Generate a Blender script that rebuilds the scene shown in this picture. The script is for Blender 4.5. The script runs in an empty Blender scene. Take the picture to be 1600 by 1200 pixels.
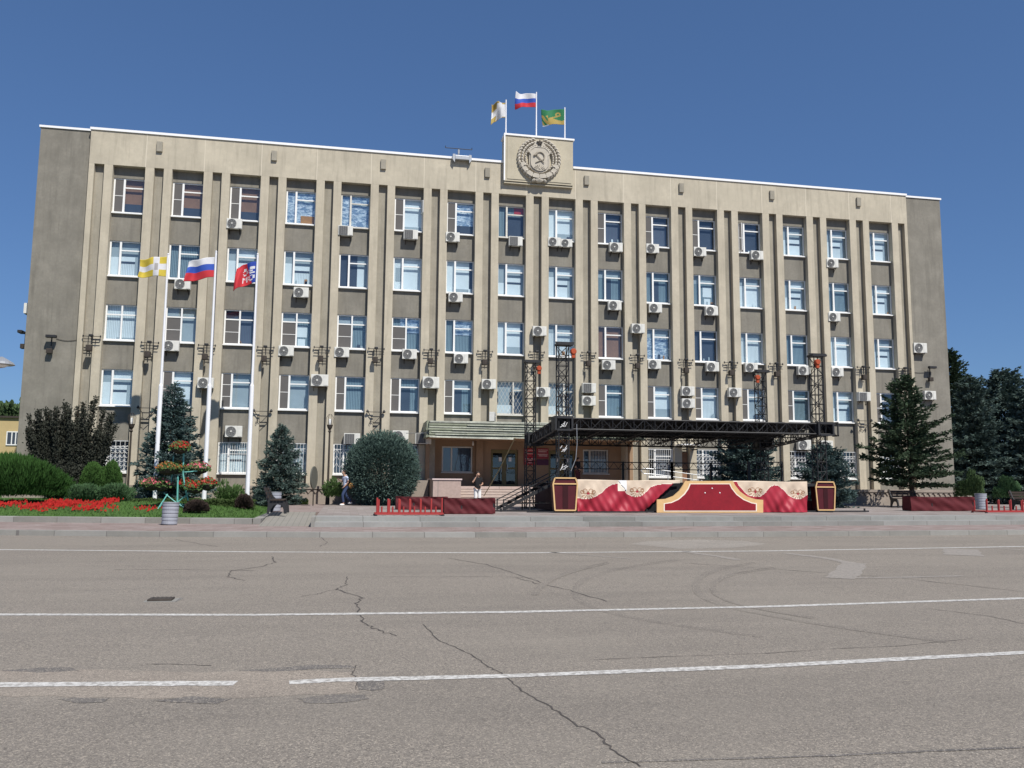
import bpy, math, random
import numpy as np
from mathutils import Vector, Matrix
random.seed(7)
S = bpy.context.scene
COL = S.collection
# ------------------------------------------------------------------ camera
FPX, YAW, PIT, ROLL = 1314.34, 0.1947, 0.1174, 0.0072
CAM = Vector((12.649, -46.7186, 1.6))
_F = Vector((math.sin(YAW)*math.cos(PIT), math.cos(YAW)*math.cos(PIT), math.sin(PIT)))
_R0 = Vector((math.cos(YAW), -math.sin(YAW), 0)); _U0 = _R0.cross(_F)
_R = math.cos(ROLL)*_R0 + math.sin(ROLL)*_U0; _U = -math.sin(ROLL)*_R0 + math.cos(ROLL)*_U0
cd = bpy.data.cameras.new("camera"); cam = bpy.data.objects.new("camera", cd); COL.objects.link(cam)
cd.sensor_width = 36; cd.lens = 36*FPX/1600; cd.clip_end = 5000; cd.clip_start = .1
m = Matrix.Identity(4)
for i, a in enumerate((_R, _U, -_F)):
    for j in range(3): m[j][i] = a[j]
for j in range(3): m[j][3] = CAM[j]
cam.matrix_world = m
S.camera = cam
# ------------------------------------------------------------------ light
SUN_EL, SUN_AZ = math.radians(52), math.radians(22)      # azimuth from facade normal (-Y) towards +X
sd = Vector((math.sin(SUN_AZ)*math.cos(SUN_EL), -math.cos(SUN_AZ)*math.cos(SUN_EL), math.sin(SUN_EL)))
L = bpy.data.lights.new("sun", 'SUN'); L.energy = 5.0; L.angle = math.radians(.5); L.color = (1, .96, .89)
lo = bpy.data.objects.new("sun", L); COL.objects.link(lo)
lo.rotation_euler = sd.to_track_quat('Z', 'Y').to_euler()
W = bpy.data.worlds.new("World"); S.world = W; W.use_nodes = True
nt = W.node_tree; bg = nt.nodes['Background']; sk = nt.nodes.new('ShaderNodeTexSky')
sk.sky_type = 'NISHITA'; sk.sun_disc = False; sk.sun_elevation = SUN_EL
sk.sun_rotation = math.atan2(sd.x, sd.y)
sk.altitude = 300; sk.air_density = 1.0; sk.dust_density = 0; sk.ozone_density = 6.0
gm = nt.nodes.new('ShaderNodeGamma'); gm.inputs[1].default_value = .65
tn = nt.nodes.new('ShaderNodeMix'); tn.data_type = 'RGBA'; tn.blend_type = 'MULTIPLY'; tn.inputs[0].default_value = 1; tn.inputs[7].default_value = (.72, 1.0, 1.42, 1)
nt.links.new(sk.outputs[0], gm.inputs[0]); nt.links.new(gm.outputs[0], tn.inputs[6]); nt.links.new(tn.outputs[2], bg.inputs[0]); bg.inputs[1].default_value = .104
S.view_settings.view_transform = 'Standard'; S.view_settings.look = 'None'
S.view_settings.exposure = 0.14; S.view_settings.gamma = 1
S.render.engine = 'CYCLES'

def at(px, py, Y):
    d = _F + _R*((px-800)/FPX) + _U*((600-py)/FPX); t = (Y-CAM.y)/d.y
    return CAM + d*t
def gz(px, py, z):
    d = _F + _R*((px-800)/FPX) + _U*((600-py)/FPX); t = (z-CAM.z)/d.z
    return CAM + d*t
# ------------------------------------------------------------------ materials
MAT = {}
def mat(name, col, rough=.8, var=.12, scale=3., metal=0., bump=0., bscale=40., spec=.3, island=0., streak=0., coord='Object', extra=None):
    if name in MAT: return MAT[name]
    M = bpy.data.materials.new(name); M.use_nodes = True; t = M.node_tree; N = t.nodes; K = t.links
    b = N['Principled BSDF']; b.inputs['Roughness'].default_value = rough; b.inputs['Metallic'].default_value = metal
    b.inputs['Specular IOR Level'].default_value = spec
    tc = N.new('ShaderNodeTexCoord')
    geo = N.new('ShaderNodeNewGeometry')
    P = geo.outputs['Position'] if coord == 'World' else tc.outputs['Object']
    def noise(sc, det=4, rough_=.6, vec=None):
        n = N.new('ShaderNodeTexNoise'); n.inputs['Scale'].default_value = sc; n.inputs['Detail'].default_value = det
        n.inputs['Roughness'].default_value = rough_; K.new(vec or P, n.inputs['Vector']); return n.outputs['Fac']
    def mix(f, a, c):
        x = N.new('ShaderNodeMix'); x.data_type = 'RGBA'
        if isinstance(f, (int, float)): x.inputs[0].default_value = f
        else: K.new(f, x.inputs[0])
        for s_, v in ((6, a), (7, c)):
            if isinstance(v, tuple): x.inputs[s_].default_value = (*v[:3], 1)
            else: K.new(v, x.inputs[s_])
        return x.outputs[2]
    def rng(f, a, c, d=0., e=1.):
        r = N.new('ShaderNodeMapRange'); K.new(f, r.inputs[0])
        for q, v in zip((1, 2, 3, 4), (a, c, d, e)): r.inputs[q].default_value = v
        return r.outputs[0]
    lo_ = tuple(c*(1-var) for c in col); hi = tuple(min(1, c*(1+var)) for c in col)
    c = mix(rng(noise(scale), .3, .7), lo_, hi)
    if var: c = mix(rng(noise(scale*9, 3), .35, .65, 0, .35), c, tuple(x*(1-var*1.6) for x in col))
    if streak:
        mp = N.new('ShaderNodeMapping'); K.new(P, mp.inputs[0]); mp.inputs['Scale'].default_value = (1.6, 1.6, .16)
        c = mix(rng(noise(2., 5, .65, mp.outputs[0]), .50, .75, 0, streak), c, tuple(x*.55 for x in col))
        mp2 = N.new('ShaderNodeMapping'); K.new(P, mp2.inputs[0]); mp2.inputs['Scale'].default_value = (9, 9, .35)
        c = mix(rng(noise(1., 3, .6, mp2.outputs[0]), .60, .72, 0, streak*.6), c, tuple(x*.62 for x in col))
        c = mix(rng(noise(.45, 3, .5), .55, .72, 0, streak*.5), c, tuple(min(1, x*1.25) for x in col))
    if island:
        r = geo.outputs['Random Per Island']
        c = mix(rng(r, 0, 1, 0, island), c, tuple(min(1, x*2.3+.01) for x in col))
    if extra: c = extra(N, K, P, c, mix, noise, rng)
    K.new(c, b.inputs['Base Color'])
    if bump:
        bn = N.new('ShaderNodeBump'); bn.inputs['Strength'].default_value = bump; bn.inputs['Distance'].default_value = .02
        K.new(noise(bscale, 4), bn.inputs['Height']); K.new(bn.outputs[0], b.inputs['Normal'])
    MAT[name] = M; return M

def ex_joints(period, off, w, dark, axis=0):
    def f(N, K, P, c, mix, noise, rng):
        s = N.new('ShaderNodeSeparateXYZ'); K.new(P, s.inputs[0])
        a = N.new('ShaderNodeMath'); a.operation = 'ADD'; K.new(s.outputs[axis], a.inputs[0]); a.inputs[1].default_value = -off+1000*period
        p = N.new('ShaderNodeMath'); p.operation = 'MODULO'; K.new(a.outputs[0], p.inputs[0]); p.inputs[1].default_value = period
        l = N.new('ShaderNodeMath'); l.operation = 'LESS_THAN'; K.new(p.outputs[0], l.inputs[0]); l.inputs[1].default_value = w
        return mix(l.outputs[0], c, dark)
    return f
def ex_asphalt(N, K, P, c, mix, noise, rng):
    v = N.new('ShaderNodeTexVoronoi'); v.inputs['Scale'].default_value = 125; K.new(P, v.inputs['Vector'])
    sx = N.new('ShaderNodeSeparateColor'); K.new(v.outputs['Color'], sx.inputs[0])
    c = mix(rng(sx.outputs[0], .72, 1., 0, .65), c, (.55, .48, .39))
    c = mix(rng(sx.outputs[1], .70, 1., 0, .7), c, (.07, .062, .054))
    v2 = N.new('ShaderNodeTexVoronoi'); v2.inputs['Scale'].default_value = 55; K.new(P, v2.inputs['Vector'])
    sy = N.new('ShaderNodeSeparateColor'); K.new(v2.outputs['Color'], sy.inputs[0])
    c = mix(rng(sy.outputs[0], .86, 1., 0, .4), c, (.46, .40, .32))
    c = mix(rng(sy.outputs[1], .80, 1., 0, .4), c, (.08, .07, .062))
    mp = N.new('ShaderNodeMapping'); K.new(P, mp.inputs[0]); mp.inputs['Scale'].default_value = (.12, .8, 1)
    c = mix(rng(noise(.9, 5, .6, mp.outputs[0]), .45, .75, 0, .38), c, (.125, .112, .098))
    c = mix(rng(noise(.35, 4), .5, .7, 0, .35), c, (.27, .24, .20))
    return c
def ex_slabs(wd, ht, mortar=(.16, .15, .14)):
    def f(N, K, P, c, mix, noise, rng):
        b = N.new('ShaderNodeTexBrick'); K.new(P, b.inputs['Vector']); b.inputs['Scale'].default_value = 1
        b.inputs['Brick Width'].default_value = wd; b.inputs['Row Height'].default_value = ht
        b.inputs['Mortar Size'].default_value = .012; b.inputs['Bias'].default_value = 0
        b.inputs['Color1'].default_value = (0, 0, 0, 1); b.inputs['Color2'].default_value = (1, 1, 1, 1); b.inputs['Mortar'].default_value = (.5, .5, .5, 1)
        c2 = mix(.09, c, b.outputs['Color'])
        return mix(b.outputs['Fac'], c2, mortar)
    return f
def ex_paint(under=(.2, .18, .16), amt=.6):
    def f(N, K, P, c, mix, noise, rng):
        return mix(rng(noise(17, 6, .75), .43, .60, 0, amt), c, under)
    return f
asphalt = mat('asphalt', (.230, .203, .172), .92, .05, .5, bump=.5, bscale=120, extra=ex_asphalt, coord='World')
paint_w = mat('road_paint', (.60, .585, .55), .7, .08, 3, extra=ex_paint(amt=.8), coord='World')
paint_worn = mat('worn_road_paint', (.31, .28, .245), .8, .08, 3, extra=ex_paint((.2, .18, .16), .9), coord='World')
tar = mat('tar', (.075, .066, .062), .85, .2, 4, coord='World')
crackm = mat('crack', (.085, .075, .068), .95, .2, 4, coord='World')
patch_m = mat('light_patch', (.27, .23, .19), .92, .12, 1.2, coord='World', extra=ex_asphalt)
patch_d = mat('dark_patch', (.13, .12, .112), .92, .15, 3., coord='World', extra=ex_asphalt)
conc = mat('concrete', (.25, .24, .215), .9, .12, 1.5, bump=.3, coord='World', extra=ex_slabs(1.5, 3.3))
steps_m = mat('step_stone', (.225, .222, .205), .9, .15, 1.2, bump=.3, coord='World', extra=ex_slabs(1.9, 50))
pinkpave = mat('pink_paving', (.235, .175, .155), .9, .12, 1.2, coord='World', extra=ex_slabs(.5, .25, (.22, .17, .15)))
terr_m = mat('terrace_paving', (.245, .205, .185), .9, .14, .6, coord='World', extra=ex_slabs(.6, .6, (.2, .18, .16)))
rampm = mat('ramp_paving', (.25, .235, .205), .9, .1, 1, coord='World', extra=ex_joints(.2, 0, .02, (.17,.16,.14)))
beige = mat('beige_render', (.487, .434, .336), .95, .11, .8, bump=.35, bscale=60, streak=.42)
beige_f = mat('beige_fascia', (.485, .434, .338), .95, .13, .5, bump=.35, bscale=60, streak=.6, extra=ex_joints(3., 2.31, .04, (.60, .54, .43)))
greyr = mat('grey_render', (.230, .214, .180), .97, .16, .9, bump=.6, bscale=50, streak=.6)
slotm = mat('slot_render', (.325, .298, .242), .97, .14, .9, bump=.5, bscale=50, streak=.55)
stone = mat('emblem_stone', (.50, .455, .38), .9, .12, 3, bump=.3)
capm = mat('roof_cap', (.82, .82, .82), .5, .03, 2)
white = mat('white_plastic', (.80, .80, .78), .45, .03, 3, spec=.5)
oldwhite = mat('old_white_paint', (.62, .60, .54), .6, .14, 6, spec=.4)
acw = mat('ac_casing', (.66, .65, .60), .5, .08, 5, spec=.4)
acd = mat('ac_grille', (.10, .10, .10), .6, .1, 5)
acm = mat('ac_ring', (.34, .34, .33), .5, .1, 5)
iron = mat('black_iron', (.022, .022, .024), .55, .15, 6, spec=.4)
iron2 = mat('rusty_iron', (.055, .045, .038), .8, .25, 6)
metalg = mat('grey_metal', (.42, .43, .44), .4, .08, 5, metal=.5)
room = mat('dark_room', (.035, .035, .038), .9, .1, 2)
brownw = mat('brown_board', (.27, .145, .085), .7, .15, 2)
porch = mat('porch_wall', (.30, .20, .125), .85, .12, 1.2, bump=.2)
granite = mat('pink_granite', (.44, .33, .285), .6, .12, 8, extra=ex_slabs(1.2, .7))
stair_m = mat('stair_stone', (.46, .38, .33), .7, .1, 4)
plinthm = mat('plinth_stone', (.30, .255, .215), .9, .14, 1.5, bump=.3)
canopym = mat('canopy_metal', (.27, .29, .21), .5, .22, 2.5, spec=.4)
canopyw = mat('canopy_pale_trim', (.55, .56, .47), .5, .35, 1.5)
olive = mat('olive_frame', (.16, .13, .05), .5, .1, 4, spec=.4)
redsign = mat('red_sign', (.42, .02, .03), .5, .08, 4)
signtx = mat('sign_lettering', (.75, .60, .55), .6, .05, 4)
maroon = mat('maroon_fabric', (.095, .012, .016), .75, .14, 2.5, bump=.5, bscale=6)
b_red = mat('banner_red', (.36, .020, .040), .55, .10, 2, spec=.4)
b_cream = mat('banner_cream', (.64, .52, .40), .6, .08, 3)
b_brown = mat('banner_brown', (.30, .16, .09), .6, .1, 3)
b_pale = mat('banner_pale', (.82, .74, .62), .6, .05, 3)
b_black = mat('banner_gap_black', (.012, .012, .014), .9, .1, 3)
gold = mat('gold_trim', (.66, .43, .20), .5, .08, 4)
p_red = mat('panel_red', (.25, .008, .016), .4, .18, 1.6, spec=.5)
rackred = mat('rack_red', (.36, .035, .032), .5, .1, 5, spec=.5)
orange = mat('hoist_orange', (.40, .07, .025), .5, .08, 5)
teal = mat('teal_paint', (.14, .42, .38), .5, .1, 5)
pot = mat('basket_moss', (.05, .04, .03), .95, .2, 8)
soil = mat('soil', (.09, .07, .05), .95, .2, 3)
grassb = mat('lawn_ground', (.055, .115, .022), .95, .25, 1.2, coord='World')
grassm = mat('grass_blade', (.052, .105, .022), .9, .2, 1.5, island=.35)
wood_d = mat('dark_wood', (.05, .035, .028), .7, .2, 6)
bark = mat('bark', (.07, .05, .038), .95, .2, 8, bump=.5)
spr_blue = mat('blue_spruce_needles', (.075, .115, .108), .85, .2, 1.5, island=.5)
spr_dark = mat('dark_fir_needles', (.042, .068, .036), .85, .2, 1.5, island=.45)
spr_grey = mat('grey_spruce_needles', (.070, .102, .088), .85, .2, 1.5, island=.75)
plumm = mat('purple_leaves', (.030, .033, .024), .85, .2, 1.5, island=.5)
junip = mat('bright_juniper', (.030, .082, .014), .85, .2, 1.5, island=.35)
thuja = mat('thuja_green', (.038, .090, .016), .85, .2, 1.5, island=.3)
mats_ = mat('creeping_juniper', (.055, .11, .045), .85, .2, 1.5, island=.35)
boxw = mat('hedge_leaves', (.050, .080, .022), .85, .2, 1.5, island=.35)
berb = mat('barberry_leaves', (.045, .030, .024), .85, .2, 1.5, island=.35)
leafg = mat('leaf_green', (.06, .11, .03), .85, .2, 1.5, island=.4)
redfl = mat('red_petals', (.40, .016, .012), .7, .25, 5, island=.25)
pinkfl = mat('pink_petals', (.48, .09, .12), .7, .15, 5, island=.2)
skin = mat('skin', (.45, .27, .19), .6, .05, 5)
hair = mat('dark_hair', (.02, .015, .012), .6, .1, 5)
denim = mat('denim', (.035, .055, .12), .9, .15, 8)
shirtw = mat('pale_blue_shirt', (.52, .58, .72), .9, .06, 8)
blackc = mat('black_cloth', (.015, .015, .017), .9, .1, 8)
whitec = mat('white_cloth', (.78, .77, .76), .9, .04, 8)
tanb = mat('tan_leather', (.42, .22, .07), .6, .1, 6)
f_yel = mat('flag_yellow', (.52, .40, .05), .75, .05, 5)
f_wht = mat('flag_white', (.58, .58, .60), .75, .03, 5)
f_blu = mat('flag_blue', (.03, .08, .38), .75, .05, 5)
f_red = mat('flag_red', (.48, .03, .04), .75, .05, 5)
f_grn = mat('flag_green', (.02, .15, .06), .75, .05, 5)
f_gry = mat('flag_emblem_grey', (.35, .33, .32), .75, .05, 5)
f_gold = mat('flag_ochre', (.36, .26, .07), .75, .08, 5)
f_navy = mat('flag_navy', (.02, .05, .30), .75, .05, 5)
polew = mat('pole_white', (.80, .80, .82), .4, .03, 4, spec=.5)
yel_w = mat('yellow_stucco', (.48, .37, .19), .9, .08, 1, coord='World')
paperm = mat('paper', (.75, .75, .74), .8, .03, 5)
strapm = mat('strap', (.42, .33, .17), .7, .1, 5)
# blinds
bl_white = mat('white_blind', (.76, .82, .84), .8, .05, 1.5)
bl_grey = mat('grey_blind', (.37, .43, .46), .8, .08, 1.5)
bl_dk = mat('dark_curtain', (.055, .07, .10), .85, .15, 1.5)
bl_scr = mat('insect_screen', (.115, .11, .108), .9, .05, 3)
def ex_vslat(N, K, P, c, mix, noise, rng):
    s = N.new('ShaderNodeSeparateXYZ'); K.new(P, s.inputs[0])
    w = N.new('ShaderNodeTexWave'); w.inputs['Scale'].default_value = 3.6; w.inputs['Distortion'].default_value = .6
    w.bands_direction = 'X'; K.new(P, w.inputs['Vector'])
    return mix(rng(w.outputs['Fac'], .35, .8), c, (.10, .14, .17))
bl_v = mat('vertical_blind', (.25, .34, .38), .8, .08, 1.5, extra=ex_vslat)
bl_v2 = mat('dark_vertical_blind', (.10, .10, .15), .8, .08, 1.5, extra=ex_vslat)
def ex_crinkle(N, K, P, c, mix, noise, rng):
    mp = N.new('ShaderNodeMapping'); K.new(P, mp.inputs[0]); mp.inputs['Scale'].default_value = (1.2, 1, 3.2); mp.inputs['Rotation'].default_value = (0, .3, 0)
    c = mix(rng(noise(2.6, 6, .7, mp.outputs[0]), .46, .52, 0, .8), c, (.16, .26, .40))
    return mix(rng(noise(3.4, 5, .6, mp.outputs[0]), .57, .62, 0, .9), c, (.92, .94, .96))
bl_wv = mat('white_slat_blind', (.74, .80, .82), .8, .06, 1.5, extra=lambda N, K, P, c, mix, noise, rng: mix(.35, c, ex_vslat(N, K, P, c, mix, noise, rng)))
foil = mat('foil_film', (.72, .80, .86), .3, .25, 4, metal=.45, bump=1., bscale=7, extra=ex_crinkle)
orange_b = mat('orange_board', (.42, .20, .06), .7, .1, 4)
def glass():
    M = bpy.data.materials.new('window_glass'); M.use_nodes = True; t = M.node_tree; N = t.nodes; K = t.links
    N.remove(N['Principled BSDF']); o = N['Material Output']
    g = N.new('ShaderNodeBsdfGlossy'); g.inputs['Roughness'].default_value = .03; g.inputs['Color'].default_value = (.9, .94, .97, 1)
    tr = N.new('ShaderNodeBsdfTransparent'); tr.inputs['Color'].default_value = (.86, .92, .95, 1)
    lw = N.new('ShaderNodeLayerWeight'); lw.inputs['Blend'].default_value = .5; pw_ = N.new('ShaderNodeMath'); pw_.operation = 'POWER'; pw_.inputs[1].default_value = 3.; K.new(lw.outputs['Facing'], pw_.inputs[0])
    bn = N.new('ShaderNodeBump'); no = N.new('ShaderNodeTexNoise'); no.inputs['Scale'].default_value = 1.3
    bn.inputs['Strength'].default_value = .06; bn.inputs['Distance'].default_value = .05
    K.new(no.outputs['Fac'], bn.inputs['Height']); K.new(bn.outputs[0], g.inputs['Normal'])
    ad = N.new('ShaderNodeMath'); ad.operation = 'ADD'; ad.inputs[1].default_value = .11; ad.use_clamp = True; K.new(pw_.outputs[0], ad.inputs[0])
    x = N.new('ShaderNodeMixShader'); K.new(ad.outputs[0], x.inputs[0]); K.new(tr.outputs[0], x.inputs[1]); K.new(g.outputs[0], x.inputs[2])
    K.new(x.outputs[0], o.inputs[0]); return M
GL = glass()
# ------------------------------------------------------------------ mesh builder
class MB:
    def __init__(s): s.v = []; s.f = []; s.m = []; s.cur = 0
    def add(s, vs, fs):
        n = len(s.v); s.v += [tuple(v) for v in vs]
        for f in fs: s.f.append(tuple(i+n for i in f)); s.m.append(s.cur)
        return s
    def box(s, x0, y0, z0, x1, y1, z1):
        return s.add([(x0,y0,z0),(x1,y0,z0),(x1,y1,z0),(x0,y1,z0),(x0,y0,z1),(x1,y0,z1),(x1,y1,z1),(x0,y1,z1)],
                     [(0,3,2,1),(4,5,6,7),(0,1,5,4),(1,2,6,5),(2,3,7,6),(3,0,4,7)])
    def bar(s, p, q, w, h=None, up=(0,0,1)):
        h = h or w; p = Vector(p); q = Vector(q); d = (q-p).normalized(); u = Vector(up)
        if abs(d.dot(u)) > .98: u = Vector((0, 1, 0))
        a = d.cross(u).normalized()*w/2; b = a.cross(d).normalized()*h/2
        return s.add([p-a-b,p+a-b,p+a+b,p-a+b,q-a-b,q+a-b,q+a+b,q-a+b], [(0,3,2,1),(4,5,6,7),(0,1,5,4),(1,2,6,5),(2,3,7,6),(3,0,4,7)])
    def tube(s, p, q, r, r2=None, n=10, cap=True):
        r2 = r if r2 is None else r2; p = Vector(p); q = Vector(q); d = (q-p).normalized()
        u = Vector((0,0,1)) if abs(d.z) < .95 else Vector((0,1,0)); a = d.cross(u).normalized(); b = a.cross(d)
        vs = [p+(a*math.cos(t)+b*math.sin(t))*r for t in [2*math.pi*i/n for i in range(n)]] + \
             [q+(a*math.cos(t)+b*math.sin(t))*r2 for t in [2*math.pi*i/n for i in range(n)]]
        fs = [(i,(i+1)%n,n+(i+1)%n,n+i) for i in range(n)]
        if cap: fs += [tuple(range(n))[::-1], tuple(range(n,2*n))]
        return s.add(vs, fs)
    def path(s, pts, r, n=6):
        for a, b in zip(pts, pts[1:]): s.tube(a, b, r, n=n)
        return s
    def lathe(s, prof, c=(0,0,0), n=20, axis='z'):
        vs = []
        for r, h in prof:
            for i in range(n):
                t = 2*math.pi*i/n
                if axis == 'z': vs.append((c[0]+r*math.cos(t), c[1]+r*math.sin(t), c[2]+h))
                else: vs.append((c[0]+r*math.cos(t), c[1]+h, c[2]+r*math.sin(t)))
        fs = []
        for k in range(len(prof)-1):
            for i in range(n): fs.append((k*n+i, k*n+(i+1)%n, (k+1)*n+(i+1)%n, (k+1)*n+i))
        fs += [tuple(range(n))[::-1], tuple(range((len(prof)-1)*n, len(prof)*n))]
        return s.add(vs, fs)
    def prism(s, poly, y0, y1):              # polygon in XZ extruded along Y
        n = len(poly)
        return s.add([(x,y0,z) for x,z in poly]+[(x,y1,z) for x,z in poly],
                     [tuple(range(n)), tuple(range(n,2*n))[::-1]]+[(i,n+i,n+(i+1)%n,(i+1)%n) for i in range(n)])
    def slab(s, poly, z0, z1):               # polygon in XY extruded along Z
        n = len(poly)
        return s.add([(x,y,z0) for x,y in poly]+[(x,y,z1) for x,y in poly],
                     [tuple(range(n))[::-1], tuple(range(n,2*n))]+[(i,(i+1)%n,n+(i+1)%n,n+i) for i in range(n)])
    def truss(s, p, q, w, h, r=.022, seg=.45, up=(0,0,1)):
        p = Vector(p); q = Vector(q); d = q-p; Ln = d.length; d.normalize(); u = Vector(up)
        if abs(d.dot(u)) > .9: u = Vector((0,1,0))
        a = d.cross(u).normalized()*w/2; b = a.cross(d).normalized()*h/2
        k = [(-a-b),(a-b),(a+b),(-a+b)]
        for c in k: s.tube(p+c, q+c, r, n=6)
        n = max(2, round(Ln/seg))
        for i in range(n):
            A = p+d*(Ln*i/n); B = p+d*(Ln*(i+1)/n)
            for j in range(4):
                c0, c1 = k[j], k[(j+1)%4]
                if (i+j) % 2: c0, c1 = c1, c0
                s.tube(A+c0, B+c1, r*.6, n=4)
                s.tube(A+c0, A+c1, r*.6, n=4)
        return s
    def build(s, name, mt, parent=None, smooth=False, org=None, bevel=0):
        me = bpy.data.meshes.new(name)
        V = s.v
        if org is None and parent is not None: org = parent.get('_org')
        if org is not None and not s.__dict__.get('local'):
            V = [(x-org[0], y-org[1], z-org[2]) for x, y, z in V]
        me.from_pydata(V, [], s.f)
        for q in (mt if isinstance(mt, (list, tuple)) else [mt]): me.materials.append(q)
        if isinstance(mt, (list, tuple)): me.polygons.foreach_set('material_index', s.m)
        if smooth: me.polygons.foreach_set('use_smooth', [True]*len(me.polygons))
        o = bpy.data.objects.new(name, me); COL.objects.link(o)
        if parent is not None: o.parent = parent
        elif org is not None: o.location = org
        if parent is not None and org is not None: o['_org'] = list(org)
        if bevel:
            b = o.modifiers.new('bevel', 'BEVEL'); b.width = bevel; b.segments = 2; b.limit_method = 'ANGLE'
        return o
def tag(o, label=None, cat=None, group=None, kind=None):
    if label: o['label'] = label
    if cat: o['category'] = cat
    if group: o['group'] = group
    if kind: o['kind'] = kind
    return o
def empty(name, loc, label=None, cat=None, group=None, rz=0, world=True):
    o = bpy.data.objects.new(name, None); COL.objects.link(o); o.location = loc; o.rotation_euler.z = rz
    o.empty_display_size = .2
    if world: o['_org'] = list(loc)
    return tag(o, label, cat, group)
CH = {}
def copy_tree(o, parent=None):
    c = o.copy(); COL.objects.link(c)
    if parent is not None: c.parent = parent
    for ch in [x for x in list(bpy.data.objects) if x.parent == o]: copy_tree(ch, c)
    return c
def quick_copy(root, kids):                 # kids: list of (child, [subchildren])
    c = root.copy(); COL.objects.link(c)
    for k, subs in kids:
        a = k.copy(); COL.objects.link(a); a.parent = c
        for q in subs: b = q.copy(); COL.objects.link(b); b.parent = a
    return c
ORD = ['first','second','third','fourth','fifth','sixth','seventh','eighth','ninth','tenth','eleventh','twelfth','thirteenth','fourteenth','fifteenth','sixteenth']
# ================================================================== GROUND
st = 'structure'
o = MB().add([(-900,-900,0),(900,-900,0),(900,900,0),(-900,900,0)], [(0,1,2,3)]).build('road', asphalt); tag(o, kind=st)
KERB = [(-80,-18.6),(-12,-18.7),(2.65,-19.6),(7,-20.7),(12,-21.45),(17.6,-21.9),(25.3,-22.2),(34.5,-21.9),(45,-21.4),(120,-21.2)]
def ribbon(pts, y_off0, y_off1, z0, z1):
    b = MB(); n = len(pts)
    vs = [(x,y+y_off0,z1) for x,y in pts]+[(x,y+y_off1,z1) for x,y in pts]+[(x,y+y_off0,z0) for x,y in pts]+[(x,y+y_off1,z0) for x,y in pts]
    fs = []
    for i in range(n-1):
        fs += [(i,i+1,n+i+1,n+i), (2*n+i,2*n+i+1,i+1,i), (n+i,n+i+1,3*n+i+1,3*n+i)]
    return b.add(vs, fs)
tag(ribbon(KERB, 0, .3, -.1, .15).build('kerb', conc), kind=st)
# pink footpath
pth = [(x,y+.3) for x,y in KERB]
poly = pth + [(120,-10),(-80,-10)]
tag(MB().slab(poly, -.2, .146).build('footpath', pinkpave), kind=st)
# drop kerb in front of ramp, low gutter patches
TZ = .45
# terrace with two lower steps
XL = 11.75
def stepblock(name, ya, z0, z1, m_, depth):
    b = MB()
    ys = [(XL, ya), (18, ya-.25), (27, ya-.15), (38, ya+.35), (60, ya+.9), (120, ya+1.2)]
    n = len(ys)
    poly = ys + [(120, ya+depth+1), (XL, ya+depth)]
    b.slab(poly, z0, z1); return b.build(name, m_)
tag(stepblock('lower_steps', -18.5, .1, .30, steps_m, 3), kind=st)
tag(stepblock('upper_steps', -17.75, .2, .446, steps_m, 3), kind=st)
tag(MB().slab([(XL,-16.6),(18,-16.9),(27,-16.6),(38,-16.2),(60,-15.6),(120,-15.2),(120,120),(XL,120)], .0, TZ).build('terrace', terr_m), kind=st)
tag(MB().slab([(9.95,-13.2),(XL,-13.2),(XL,120),(9.95,120)], 0, TZ).build('side_path', pinkpave), kind=st)
# ramp between lawn and steps
r = MB(); r.add([(9.95,-17.9,.152),(XL-.12,-17.9,.152),(XL-.12,-13.2,TZ),(9.95,-13.2,TZ),(9.95,-17.9,0),(XL-.12,-17.9,0)], [(0,1,2,3),(4,5,1,0)])
tag(r.build('ramp', rampm), kind=st)
r = MB(); r.prism([(XL-.12,0),(XL,0),(XL,TZ+.01),(XL-.12,TZ+.01)], -18.5, -16.9); tag(r.build('ramp_kerb', conc), kind=st)
# lawn with broad stone edging
LE = [(-80,-12.0),(-4,-13.2),(0.5,-14.3),(5.4,-15.5),(9.6,-16.4)]
tag(ribbon(LE, -.05, .55, .0, .33).build('lawn_edging', conc), kind=st)
tag(MB().slab([(9.62,-16.42),(9.93,-16.5),(9.93,-1.5),(9.62,-1.5)], 0, .34).build('lawn_side_edging', conc), kind=st)
def lawnz(x, y):
    e = float(np.interp(x, [p[0] for p in LE], [p[1] for p in LE]))
    k_ = 1 if x < 6 else max(0, (9.62-x)/3.6)
    return .30+.42*min(1, max(0, (y-e-.5)/4.5))*k_
lw_ = MB(); gx = [-80,-40,-20,-12,-8]+[-6+.5*i for i in range(32)]+[9.62]; gy = [i*.5 for i in range(13)]+[10,30,70]
for x in gx:
    for d in gy:
        e = float(np.interp(x, [p[0] for p in LE], [p[1] for p in LE])); lw_.v.append((x, e+.5+d, lawnz(x, e+.5+d)))
lw_.f = [(i*len(gy)+j, (i+1)*len(gy)+j, (i+1)*len(gy)+j+1, i*len(gy)+j+1) for i in range(len(gx)-1) for j in range(len(gy)-1)]; lw_.m = [0]*len(lw_.f)
tag(lw_.build('lawn', grassb, smooth=True), kind=st)
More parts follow.
